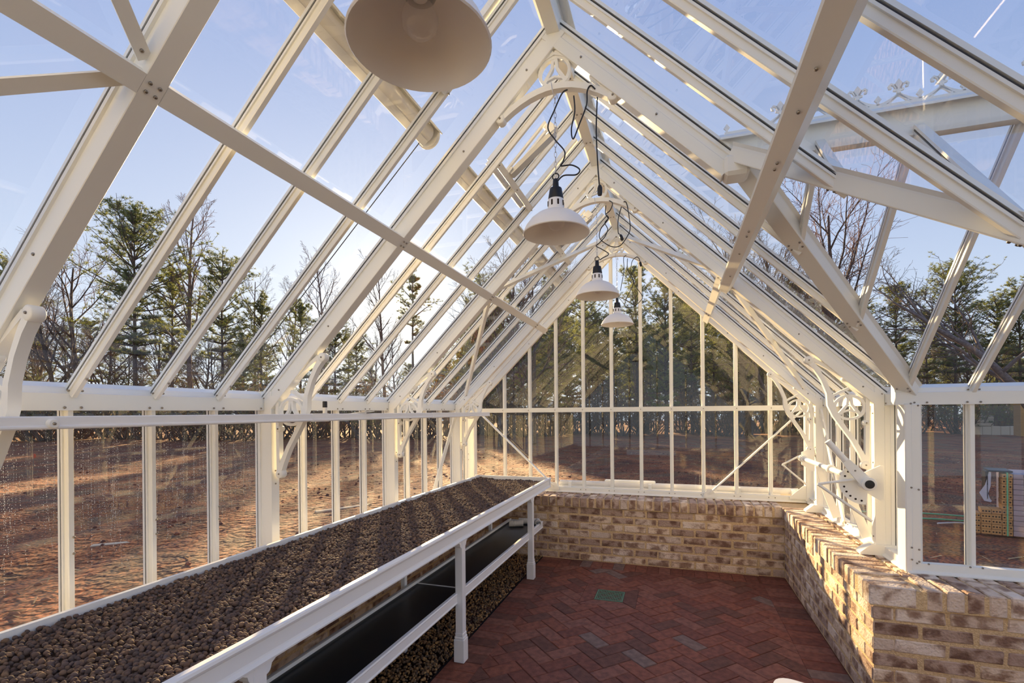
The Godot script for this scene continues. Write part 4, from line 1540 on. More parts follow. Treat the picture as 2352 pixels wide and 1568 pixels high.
# ---------- vent gear on the right wall
func winder() -> void:
	var o := thing("vent_winding_gear", "white winding gear with a lever, notched quadrant and long shaft on the right wall", "winding gear", Vector3(1.45, 1.03, -3.05))
	var shaft := G.new()
	shaft.tube([Vector3(0, 0, 0.02), Vector3(0, 0.004, -0.5), Vector3(0, 0.006, -1.38)], 0.017, 14)
	part(o, "shaft", shaft, M.cast)
	for d in [-0.62, -1.30, -1.37]:
		var c := G.new()
		c.lathe([Vector2(0.017, -0.016), Vector2(0.026, -0.016), Vector2(0.028, -0.012), Vector2(0.028, 0.012), Vector2(0.026, 0.016), Vector2(0.017, 0.016)], Transform3D(Basis(Vector3.RIGHT, PI / 2), Vector3(0, 0.005, d)), 18)
		part(o, "collar", c, M.cast)
	var hub := G.new()
	hub.lathe([Vector2(0.017, -0.04), Vector2(0.034, -0.04), Vector2(0.036, -0.036), Vector2(0.036, 0.026), Vector2(0.034, 0.03), Vector2(0.022, 0.032)], Transform3D(Basis(Vector3.RIGHT, PI / 2), Vector3(0.005, -0.002, 0)), 20)
	part(o, "hub", hub, M.cast)
	var cap := G.new()
	cap.lathe([Vector2(0.022, 0.030), Vector2(0.022, 0.036), Vector2(0, 0.037)], Transform3D(Basis(Vector3.RIGHT, PI / 2), Vector3(0.005, -0.002, 0)), 20)
	part(o, "end_cap", cap, M.black)
	# the lever lies in the plane across the shaft
	var lever := G.new()
	lever.band([Vector2(0.01, -0.01), Vector2(-0.06, 0.075), Vector2(-0.11, 0.135)], [0.062, 0.05, 0.03], Transform3D.IDENTITY, 0.014)
	var l := part(o, "lever", lever, M.cast)
	bolt(l, Vector3(-0.052, 0.066, 0.007), Vector3(0, 0, 1))
	var grip := G.new()
	grip.tube([Vector3(-0.095, 0.118, 0), Vector3(-0.178, 0.222, 0)], 0.0165, 14)
	part(l, "grip", grip, M.cast)
	# quadrant with a ring of holes
	var quad := G.new()
	var outline := PackedVector2Array()
	for k in 17:
		var w := lerpf(PI * 0.72, PI * 1.52, k / 16.0)
		outline.append(Vector2(0.115 * cos(w), -0.005 + 0.115 * sin(w)))
	outline.append(Vector2(0.02, -0.02))
	quad.plate(outline, Transform3D(Basis.IDENTITY, Vector3(0, 0, -0.035)), 0.006)
	var q := part(o, "quadrant", quad, M.cast)
	for k in 8:
		var w := lerpf(PI * 0.78, PI * 1.46, k / 7.0)
		var h := G.new()
		h.lathe([Vector2(0, 0.0005), Vector2(0.0055, 0.0005), Vector2(0.0055, 0)], Transform3D(Basis(Vector3.RIGHT, PI / 2), Vector3(0.095 * cos(w), -0.005 + 0.095 * sin(w), -0.0315)), 10)
		part(q, "hole", h, M.hole)
	# triangular stays that push the vents
	for d in [0.0, -1.36]:
		var s := G.new()
		var reach := -0.22 if d == 0.0 else -0.14
		var tip := Vector3(reach, -0.016 if d == 0.0 else -0.05, d - 0.02)
		s.tube([Vector3(-0.02, 0.02, d - 0.02), tip], 0.0075, 8)
		s.tube([tip, Vector3(0.03, -0.205, d - 0.02)], 0.0075, 8)
		part(o, "stay", s, M.cast)
		var b := G.new()
		b.plate(PackedVector2Array([Vector2(0.0, -0.05), Vector2(0.075, -0.10), Vector2(0.09, -0.10), Vector2(0.09, 0.09), Vector2(0.075, 0.09), Vector2(0.0, 0.05)]), Transform3D(Basis.IDENTITY, Vector3(0.005, 0.0, d - 0.055)), 0.012)
		part(o, "bearing_plate", b, M.cast)
	for k in 2:
		var arm := G.new()
		arm.band([Vector2(-0.02, 0.0), Vector2(0.02, -0.15), Vector2(0.09, -0.35)], [0.03, 0.045, 0.05], Transform3D(Basis.IDENTITY, Vector3(0, 0, -0.28 - 0.55 * k)), 0.008)
		part(o, "push_arm", arm, M.cast)


# ---------- blinds rolled up outside, and the vent openers
func blinds() -> void:
	for k in 2:
		var d0: float = [-0.2, 2.27][k]
		var d1: float = [2.0, 4.66][k]
		var o := thing("roof_blind", ["white roller blind rolled up outside the left roof, with a dark pull cord", "white roller blind rolled up outside the left roof toward the far gable"][k], "roller blind", slope(-1.0, 1.56, 0.105, (d0 + d1) / 2), "roller blinds outside the roof")
		var h := (d1 - d0) / 2
		var roll := G.new()
		roll.tube([Vector3(0, 0, h - 0.03), Vector3(0, 0, -h + 0.03)], 0.042, 20)
		part(o, "roll", roll, M.film)
		var hood := G.new()
		var up := slope_up(-1.0)
		var out := slope_out(-1.0)
		hood.prism(PackedVector2Array([Vector2(0.052, -0.05), Vector2(0.052, 0.04), Vector2(0.03, 0.056), Vector2(-0.045, 0.056), Vector2(-0.045, 0.050), Vector2(0.028, 0.050), Vector2(0.046, 0.036), Vector2(0.046, -0.05)]), Vector3(0, 0, h), Vector3(0, 0, -h), up, out)
		part(o, "hood", hood, M.white)
		var bottom := G.new()
		bottom.prism(PackedVector2Array([Vector2(-0.05, -0.044), Vector2(-0.02, -0.044), Vector2(-0.02, -0.02), Vector2(-0.05, -0.02)]), Vector3(0, 0, h - 0.04), Vector3(0, 0, -h + 0.04), up, out)
		part(o, "bottom_bar", bottom, M.pipe)
		for s in [-1.0, 1.0]:
			var e := G.new()
			e.lathe([Vector2(0, -0.01), Vector2(0.052, -0.01), Vector2(0.056, -0.004), Vector2(0.056, 0.006), Vector2(0.04, 0.012), Vector2(0, 0.014)], Transform3D(Basis(Vector3.RIGHT, PI / 2 * s), Vector3(0, 0, s * h)), 20)
			part(o, "end_cap", e, M.pipe)
		if k == 0:
			var c := G.new()
			var a := up * -0.03 + out * -0.03 + Vector3(0, 0, -h + 0.06)
			c.tube([a, a - up * 1.5 + out * 0.02], 0.0022, 5)
			part(o, "pull_cord", c, M.cord)
	var g := thing("gable_blind", "white roller blind rolled up on the ground sill outside the far gable", "roller blind", Vector3(0.45, 0.668, -5.04))
	var r := G.new()
	r.tube([Vector3(-1.12, 0, 0), Vector3(1.10, 0, 0)], 0.036, 20)
	part(g, "roll", r, M.pipe)
	var rail := G.new()
	rail.soft(Vector3(-0.1, -0.03, 0.035), Vector3(2.1, 0.03, 0.02), 0.004)
	rail.soft(Vector3(-0.40, 0.03, -0.01), Vector3(0.5, 0.05, 0.05), 0.008)
	part(g, "bottom_bar", rail, M.white)
	var bk := G.new()
	for x in [-1.0, -0.2, 0.6, 1.05]:
		bk.box(Vector3(x, -0.02, 0.03), Vector3(0.03, 0.10, 0.09))
	part(g, "bracket", bk, M.white)
	for n in [4, 8]:
		var o := thing("vent_opener", "aluminium automatic vent opener arm below the ridge %s" % ["vent over the second lamp", "vent over the third lamp"][0 if n == 4 else 1], "vent opener", slope(-1.0, 1.74, -0.02, dist(n + 0.5)), "vent openers")
		var up := slope_up(-1.0)
		var out := slope_out(-1.0)
		var b := G.new()
		b.prism(rect(0.05, -0.012, 0.012), Vector3.ZERO + out * -0.01, up * 0.30 + out * -0.05, Vector3(0, 0, -1), out)
		part(o, "cylinder", b, M.zinc)
		var a := G.new()
		a.prism(rect(0.016, -0.006, 0.006), out * 0.01 + Vector3(0, 0, 0.03), up * 0.31 + out * 0.012 + Vector3(0, 0, 0.03), Vector3(0, 0, -1), out)
		a.prism(rect(0.016, -0.006, 0.006), out * 0.01 + Vector3(0, 0, -0.03), up * 0.31 + out * 0.012 + Vector3(0, 0, -0.03), Vector3(0, 0, -1), out)
		part(o, "arm", a, M.white)
		var p := G.new()
		p.plate(PackedVector2Array([Vector2(-0.035, -0.03), Vector2(0.035, -0.03), Vector2(0.035, 0.03), Vector2(-0.035, 0.03)]), Transform3D(Basis(Vector3(0, 0, -1), up, out), Vector3.ZERO), 0.02)
		part(o, "bracket", p, M.white)
		var tip := G.new()
		tip.prism(PackedVector2Array([Vector2(-0.035, 0.28), Vector2(0.035, 0.28), Vector2(0.02, 0.33), Vector2(-0.02, 0.33)]), out * 0.0, out * -0.05, Vector3(0, 0, -1), up)
		part(o, "clevis", tip, M.white)


func step_stool() -> void:
	var o := thing("step_stool", "white low stool with rounded seat corners standing on the brick floor", "stool", Vector3(0.933, 0, -1.775))
	o.rotation.y = -0.35
	var seat := G.new()
	var outline := PackedVector2Array()
	for c in [[1, 1, 0.0], [-1, 1, 0.25], [-1, -1, 0.5], [1, -1, 0.75]]:
		for k in 6:
			var w: float = TAU * (c[2] + 0.25 * k / 5.0)
			outline.append(Vector2(c[0] * 0.11 + 0.05 * cos(w), c[1] * 0.07 + 0.05 * sin(w)))
	seat.prism(outline, Vector3(0, 0.456, 0), Vector3(0, 0.479, 0), Vector3.RIGHT, Vector3.FORWARD)
	part(o, "seat", seat, M.enamel)
	for x in [-1.0, 1.0]:
		for z in [-1.0, 1.0]:
			var leg := G.new()
			leg.tube([Vector3(x * 0.11, 0.457, z * 0.07), Vector3(x * 0.14, 0.0, z * 0.10)], 0.012, 10)
			part(o, "leg", leg, M.enamel)


# ---------- the land outside
func land() -> void:
	var o := setting("ground", "red clay building ground around the glasshouse")
	var hills := FastNoiseLite.new()
	hills.seed = 5
	hills.frequency = 0.12
	var g := G.new()
	var xs := []
	var zs := []
	for k in 141:
		var q := k / 70.0 - 1.0
		xs.append(signf(q) * (absf(q) * 12.0 + pow(absf(q), 3) * 78.0))
		zs.append(8.0 - 78.0 * pow(k / 140.0, 1.5) - 10.0 * (k / 140.0))
	var h := func(x: float, z: float) -> float:
		var away := smoothstep(0.4, 3.0, maxf(absf(x) - 2.0, -z - 5.2))
		return SOIL + (0.07 * hills.get_noise_2d(x * 3.0, z * 3.0) + 0.12 * hills.get_noise_2d(x * 0.6, z * 0.6)) * away
	for i in 140:
		for j in 140:
			var a := Vector3(xs[i], h.call(xs[i], zs[j]), zs[j])
			var b := Vector3(xs[i + 1], h.call(xs[i + 1], zs[j]), zs[j])
			var c := Vector3(xs[i + 1], h.call(xs[i + 1], zs[j + 1]), zs[j + 1])
			var d := Vector3(xs[i], h.call(xs[i], zs[j + 1]), zs[j + 1])
			g.flat(a, b, c, Vector3.UP)
			g.flat(a, c, d, Vector3.UP)
	part(o, "clay", g, M.field)
	rng.seed = 23
	var st := G.new()
	st.box(Vector3.ZERO, Vector3(1, 1, 1))
	var places := []
	var tints := []
	var straws := [Color8(206, 176, 128), Color8(170, 132, 88), Color8(132, 98, 66), Color8(96, 62, 44)]
	for k in 9000:
		var r := pow(rng.randf(), 0.6) * 26.0
		var w := rng.randf_range(-1.5, 1.2)
		var at := EYE + Vector3(sin(w) * r, 0, -cos(w) * r)
		if absf(at.x) < 2.1 and at.z > -5.3 or (at.x < 3.7 and at.x > 0 and at.z > -3.4):
			continue
		at.y = h.call(at.x, at.z) + 0.006
		places.append(Transform3D(Basis(Vector3.UP, rng.randf() * TAU).rotated(Vector3.RIGHT, rng.randf_range(-0.3, 0.3)).scaled_local(Vector3(rng.randf_range(0.04, 0.16), 0.004, rng.randf_range(0.004, 0.010))), at))
		tints.append((straws[rng.randi() % 4] as Color).srgb_to_linear())
	many(o, "straw", st.mesh(M.straw), places, tints)
	var clods := []
	var clod_tints := []
	for k in 3500:
		var r := pow(rng.randf(), 0.6) * 22.0
		var w := rng.randf_range(-1.5, 1.2)
		var at := EYE + Vector3(sin(w) * r, 0, -cos(w) * r)
		if absf(at.x) < 2.1 and at.z > -5.3 or (at.x < 3.7 and at.x > 0 and at.z > -3.4):
			continue
		at.y = h.call(at.x, at.z)
		var s := rng.randf_range(0.008, 0.04)
		clods.append(Transform3D(Basis(Vector3.UP, rng.randf() * TAU).scaled_local(Vector3(s, s * 0.6, s * 0.8)), at))
		clod_tints.append(([Color8(150, 86, 54), Color8(122, 66, 44), Color8(96, 52, 38)][rng.randi() % 3] as Color).srgb_to_linear())
	many(o, "clods", lump(1.3, 0.3, M.straw), clods, clod_tints)


# where a tree stands: along the sight line of picture column u at a given depth
func stand(u: float, depth: float) -> Vector3:
	var r := ray(u, CY)
	return Vector3(EYE.x + r.x * depth, SOIL, r.z * depth)


func rise(u: float, v: float, depth: float) -> float:
	return EYE.y - SOIL + ray(u, v).y * depth


func limb(gs: Array, at: Vector3, dir: Vector3, length: float, radius: float, level: int, s: Dictionary) -> void:
	var steps: int = [8, 5, 4, 3][level]
	var pts := [at]
	var radii := [radius]
	var dirs := [dir]
	for i in steps:
		dir = (dir + Vector3(rng.randf_range(-1, 1), rng.randf_range(-1, 1), rng.randf_range(-1, 1)) * s.wiggle[level] + Vector3.UP * s.lift[level]).normalized()
		at += dir * length / steps
		pts.append(at)
		radii.append(maxf(radius * (1.0 - 0.8 * (i + 1.0) / steps), 0.006))
		dirs.append(dir)
	(gs[0 if level < 2 else 1] as G).tube(pts, radii, [7, 5, 3, 3][level], false)
	if level >= s.levels:
		return
	var count: int = s.count[level]
	for k in count:
		var q := lerpf(s.start[level], 0.97, (k + rng.randf() * 0.8) / count)
		var i := mini(int(q * steps), steps - 1)
		var p: Vector3 = (pts[i] as Vector3).lerp(pts[i + 1], q * steps - i)
		var d: Vector3 = dirs[i]
		var turn := rng.randf() * TAU
		var side := d.cross(Vector3(0.3, 0.2, 0.9)).normalized().rotated(d, turn)
		var child := (d * cos(s.angle[level]) + side * sin(s.angle[level])).normalized()
		limb(gs, p, child, length * s.ratio[level] * lerpf(1.1, 0.5, q) * rng.randf_range(0.75, 1.15), maxf((radii[i] as float) * 0.55, 0.008), level + 1, s)


func bare_tree(label: String, seeded: int, s: Dictionary, twig: Material, bark: Material, called := "bare_tree") -> Node3D:
	rng.seed = seeded
	var o := thing(called, label, "tree")
	var gs := [G.new(), G.new()]
	limb(gs, Vector3.ZERO, Vector3(s.lean, 1, 0).normalized(), s.tall, s.radius, 0, s)
	part(o, "trunk", gs[0], bark)
	part(o, "twigs", gs[1], twig)
	return o


func tuft(g: G, at: Vector3, dir: Vector3, size: float, count: int) -> void:
	for k in count:
		var d := (dir * 0.7 + Vector3(rng.randf_range(-1, 1), rng.randf_range(-0.5, 1), rng.randf_range(-1, 1))).normalized()
		var w := d.cross(Vector3(rng.randf_range(-1, 1), rng.randf_range(-1, 1), rng.randf_range(-1, 1))).normalized() * size * 0.055
		var tip := at + d * size * rng.randf_range(0.7, 1.1)
		var base := at + d * size * 0.1
		var k2 := d.cross(w).normalized()
		g.tri(base - w, base + w, tip, k2, k2, k2)


func pine_tree(label: String, seeded: int, tall: float, from: float, spread: float, whorls: int, per: int, fill: float, foliage: Material) -> Node3D:
	rng.seed = seeded
	var o := thing("pine_tree", label, "tree")
	var wood := G.new()
	var leaf := G.new()
	var pts := []
	var radii := []
	var sway := Vector3.ZERO
	for k in 9:
		var q := k / 8.0
		sway += Vector3(rng.randf_range(-0.05, 0.05), 0, rng.randf_range(-0.05, 0.05)) * tall * 0.06
		pts.append(Vector3(0, tall * q, 0) + sway)
		radii.append(lerpf(tall * 0.0125, 0.02, q))
	wood.tube(pts, radii, 7, false)
	for w in whorls:
		var q := lerpf(from, 0.97, w / float(whorls - 1))
		var i := mini(int(q * 8), 7)
		var base: Vector3 = (pts[i] as Vector3).lerp(pts[i + 1], q * 8 - i)
		var up := (q - from) / (1.0 - from)
		var reach := spread * (0.5 + 0.5 * sin(PI * clampf(0.12 + 0.80 * up, 0, 1))) * rng.randf_range(0.5, 1.2)
		if up < 0.12:
			reach *= 0.7
		for k in per:
			if rng.randf() > fill:
				continue
			var a := TAU * (k + rng.randf()) / per + w * 1.3
			var d := Vector3(cos(a), lerpf(0.0, 1.1, up) + rng.randf_range(-0.15, 0.25), sin(a)).normalized()
			var line := [base]
			var at := base
			var r := reach * rng.randf_range(0.45, 1.15)
			for s in 4:
				d = (d + Vector3(rng.randf_range(-1, 1), rng.randf_range(-0.6, 1), rng.randf_range(-1, 1)) * 0.16).normalized()
				at += d * r / 4
				line.append(at)
			wood.tube(line, [0.05, 0.04, 0.028, 0.018, 0.01], 4, false)
			for s in range(1, 5):
				var n: int = [0, 1, 3, 6, 8][s]
				for t in n:
					var p: Vector3 = (line[s - 1] as Vector3).lerp(line[s], rng.randf())
					var off := Vector3(rng.randf_range(-1, 1), rng.randf_range(-0.3, 0.6), rng.randf_range(-1, 1)) * r * 0.17
					var e := p + off
					wood.tube([p, e], [0.012, 0.008], 3, false)
					tuft(leaf, e, (off + Vector3.UP * 0.2).normalized(), 0.25, 15)
					tuft(leaf, e.lerp(p, 0.4), (off + Vector3.UP * 0.2).normalized(), 0.22, 8)
	part(o, "trunk", wood, M.bark)
	part(o, "needles", leaf, foliage)
	return o


func shrub(label: String, seeded: int, foliage: Material, leaves: int) -> Node3D:
	rng.seed = seeded
	var o := thing("shrub", label, "shrub")
	var wood := G.new()
	var leaf := G.new()
	for k in 26:
		var a := rng.randf() * TAU
		var d := Vector3(cos(a) * 0.6, 1, sin(a) * 0.6).normalized()
		var at := Vector3(cos(a), 0, sin(a)) * rng.randf() * 0.8
		var line := [at]
		var long := rng.randf_range(1.4, 3.0)
		for s in 4:
			d = (d + Vector3(rng.randf_range(-1, 1), rng.randf_range(-0.5, 1), rng.randf_range(-1, 1)) * 0.25).normalized()
			at += d * long / 4
			line.append(at)
		wood.tube(line, [0.03, 0.024, 0.018, 0.012, 0.006], 4, false)
		for t in 9:
			var p: Vector3 = (line[1 + t % 3] as Vector3).lerp(line[2 + t % 3], rng.randf())
			var e := p + Vector3(rng.randf_range(-1, 1), rng.randf_range(-0.2, 1), rng.randf_range(-1, 1)) * 0.6
			wood.tube([p, e], [0.010, 0.005], 3, false)
			for q in leaves:
				tuft(leaf, p.lerp(e, rng.randf()), Vector3.UP, 0.2, 3)
	part(o, "stems", wood, M.twig)
	part(o, "leaves", leaf, foliage)
	return o


func trees() -> void:
	var tall_s := {"wiggle": [0.05, 0.12, 0.16, 0.2], "lift": [0.04, 0.12, 0.08, 0.05], "levels": 3, "count": [20, 8, 6], "start": [0.32, 0.2, 0.15], "angle": [0.75, 0.6, 0.6], "ratio": [0.34, 0.42, 0.5], "lean": 0.03, "tall": 12.0, "radius": 0.15}
	var fan_s := {"wiggle": [0.09, 0.16, 0.2, 0.25], "lift": [0.03, 0.10, 0.05, 0.03], "levels": 3, "count": [14, 10, 7], "start": [0.22, 0.2, 0.1], "angle": [0.7, 0.65, 0.7], "ratio": [0.6, 0.5, 0.5], "lean": 0.12, "tall": 9.0, "radius": 0.18}
	var oak_s := {"wiggle": [0.14, 0.22, 0.28, 0.3], "lift": [0.0, 0.06, 0.03, 0.0], "levels": 3, "count": [11, 9, 7], "start": [0.3, 0.25, 0.1], "angle": [0.85, 0.75, 0.8], "ratio": [0.62, 0.5, 0.45], "lean": -0.45, "tall": 10.0, "radius": 0.24}
	var red: Material = M.red_twig
	var kinds := {
		"poplar": bare_tree("tall slender leafless tree with reddish upright twigs beside the big pine", 101, tall_s, red, M.pale_bark),
		"birch": bare_tree("leafless tree with fine upright twigs standing in front of the low sun", 102, tall_s, M.twig, M.pale_bark),
		"spread": bare_tree("leafless many-stemmed tree with tangled branches at the field edge", 103, fan_s, M.twig, M.bark),
		"spread_red": bare_tree("leafless many-stemmed tree with reddish twigs against the blue sky", 104, fan_s, red, M.bark),
		"oak": bare_tree("leaning leafless oak with crooked grey limbs behind the far gable", 105, oak_s, M.twig, M.pale_bark, "oak_tree"),
		"pine_big": pine_tree("tall pine with a broad layered dark green crown above the others", 201, 14.0, 0.38, 4.0, 16, 7, 0.95, M.needles[0]),
		"pine": pine_tree("medium pine with a rounded dark green crown in the treeline", 202, 12.0, 0.45, 3.1, 12, 6, 0.9, M.needles[0]),
		"pine_light": pine_tree("medium pine with a loose yellow-green crown in the treeline", 203, 12.0, 0.45, 3.0, 10, 6, 0.8, M.needles[1]),
		"pine_grey": pine_tree("medium pine with a bluish green crown in the treeline", 204, 12.0, 0.36, 3.1, 12, 6, 0.85, M.needles[2]),
		"pine_thin": pine_tree("thin pine with sparse tufts beside the low sun", 205, 12.0, 0.58, 2.4, 8, 5, 0.7, M.needles[3]),
		"pine_full": pine_tree("full pine with foliage almost to the ground behind the far gable", 206, 11.0, 0.18, 3.0, 15, 6, 0.9, M.needles[1]),
		"scrub": shrub("brown leafy scrub at the foot of the treeline", 301, M.scrub, 3),
		"scrub_green": shrub("olive green scrub at the foot of the treeline", 302, M.needles[2], 4),
	}
	var heights := {"poplar": 12.6, "birch": 12.6, "spread": 10.5, "spread_red": 10.5, "oak": 11.0, "pine_big": 14.0, "pine": 12.0, "pine_light": 12.0, "pine_grey": 12.0, "pine_thin": 12.0, "pine_full": 11.0, "scrub": 3.0, "scrub_green": 3.0}
	var groups := {"poplar": "leafless trees", "birch": "leafless trees", "spread": "many-stemmed leafless trees", "spread_red": "red-twigged leafless trees", "oak": "oaks", "pine_big": "big pines", "pine": "dark pines", "pine_light": "yellow-green pines", "pine_grey": "bluish pines", "pine_thin": "thin pines", "pine_full": "full pines", "scrub": "brown scrub", "scrub_green": "green scrub"}
	# picture column, depth, kind, picture row of the top, and a label where the tree stands out
	var list := [
		[25, 34, "pine", 632], [135, 33, "spread", 640, "forked leafless tree leaning left of the big pine"], [200, 36, "spread_red", 560], [75, 37, "spread", 690],
		[312, 33, "pine_big", 508, "tall pine with a broad layered crown behind the second pane of the left roof"], [440, 36, "poplar", 428], [395, 38, "pine_light", 640], [250, 40, "spread", 720], [360, 42, "spread", 720],
		[512, 36, "pine", 618], [470, 42, "spread", 760], [585, 42, "birch", 640, "small leafless tree with fine twigs between two pines"], [650, 44, "birch", 632, "slender leafless tree with a pointed crown of twigs"], [600, 38, "pine_grey", 700], [560, 32, "pine_full", 790, "young pine with foliage almost to the ground at the field edge"], [690, 36, "pine_light", 712], [750, 40, "poplar", 590, "tall leafless tree with ascending twigs behind the long pull cord"],
		[770, 38, "pine_grey", 735], [820, 42, "pine", 790], [888, 40, "birch", 598], [946, 38, "pine_thin", 642],
		[1085, 38, "pine_light", 705], [1120, 32, "pine_full", 665, "full dark pine seen past the second rafter"], [1150, 22, "spread", 560, "leafless tree with long arching limbs close behind the glasshouse"], [1225, 24, "spread_red", 590],
		[1180, 36, "pine", 690], [1275, 32, "pine_full", 670, "full yellow-green pine by the gable's left mullions"], [1345, 34, "pine_light", 640], [1400, 40, "pine_grey", 745], [1465, 33, "pine_light", 625], [1530, 28, "pine_full", 640, "full pine filling the middle of the gable"], [1590, 32, "pine_grey", 655],
		[1690, 31, "oak", 590], [1690, 32, "pine_full", 660, "full pine behind the leaning oak"], [1760, 33, "pine", 690], [1830, 34, "pine_light", 655], [1800, 30, "spread", 520, "leafless tree with a dense fan of twigs above the right roof"], [1895, 28, "spread_red", 395], [1720, 30, "spread", 470, "leafless tree with a wide fan of twigs over the right purlin"],
		[1965, 34, "pine_grey", 690], [2062, 34, "pine_light", 662], [2195, 30, "pine_big", 622, "tall pine with open flat tiers seen through the wing roof"], [2130, 38, "pine_light", 720], [2290, 34, "pine", 690], [2345, 33, "pine_grey", 655], [2440, 17, "oak", 470, "leafless oak reaching crooked limbs in from the right of the wing"],
		[2240, 36, "spread", 730],
	]
	rng.seed = 71
	# the wood behind and the scrub along its foot
	for k in 44:
		var u := -150.0 + k * 60.0 + rng.randf_range(-20, 20)
		var top := rng.randf_range(750, 830)
		if u > 840 and u < 1050:
			top = rng.randf_range(830, 860)
		list.append([u, rng.randf_range(44, 58), ["pine", "pine_grey", "pine_full", "pine_light"][rng.randi() % 4], top])
	for k in 26:
		var u := 1060.0 + k * 36.0 + rng.randf_range(-12, 12)
		list.append([u, rng.randf_range(36, 44), ["pine_full", "pine_grey", "pine_full", "pine"][rng.randi() % 4], rng.randf_range(690, 790)])
	for k in 60:
		var u := -160.0 + k * 44.0 + rng.randf_range(-14, 14)
		var top := rng.randf_range(855, 895)
		list.append([u, rng.randf_range(29, 37), ["scrub", "scrub", "scrub_green"][rng.randi() % 3], top])
	for k in 24:
		list.append([-120.0 + k * 106.0 + rng.randf_range(-30, 30), rng.randf_range(33, 41), ["birch", "spread"][rng.randi() % 2], rng.randf_range(760, 840)])
	for k in 56:
		var u := 1000.0 + k * 26.0 + rng.randf_range(-12, 12)
		list.append([u, rng.randf_range(44, 58), ["pine_full", "pine", "pine_full", "pine_grey"][rng.randi() % 4], rng.randf_range(790, 870)])
	var usual := {}
	for k in kinds:
		usual[k] = kinds[k].get_meta("label")
	var seen := {}
	for e in list:
		var kind: String = e[2]
		var o: Node3D = kinds[kind]
		if seen.has(kind):
			o = copy(o)
			if kind in ["poplar", "birch", "oak"] and e.size() < 5:
				o.set_meta("label", "leafless tree with fine twigs in the crowded treeline")
				o.set_meta("group", "leafless treeline trees")
			else:
				o.set_meta("label", usual[kind])
				o.set_meta("group", groups[kind])
		else:
			o.set_meta("group", groups[kind])
		seen[kind] = true
		if e.size() > 4:
			o.set_meta("label", e[4])
		var s := rise(e[0], e[3], e[1]) / float(heights[kind])
		o.position = stand(e[0], e[1])
		o.rotation.y = rng.randf() * TAU if kind != "oak" else (2.6 if e[0] < 2000 else 0.4)
		o.scale = Vector3.ONE * s if not kind.begins_with("scrub") else Vector3(s * 1.3, s, s * 1.3)


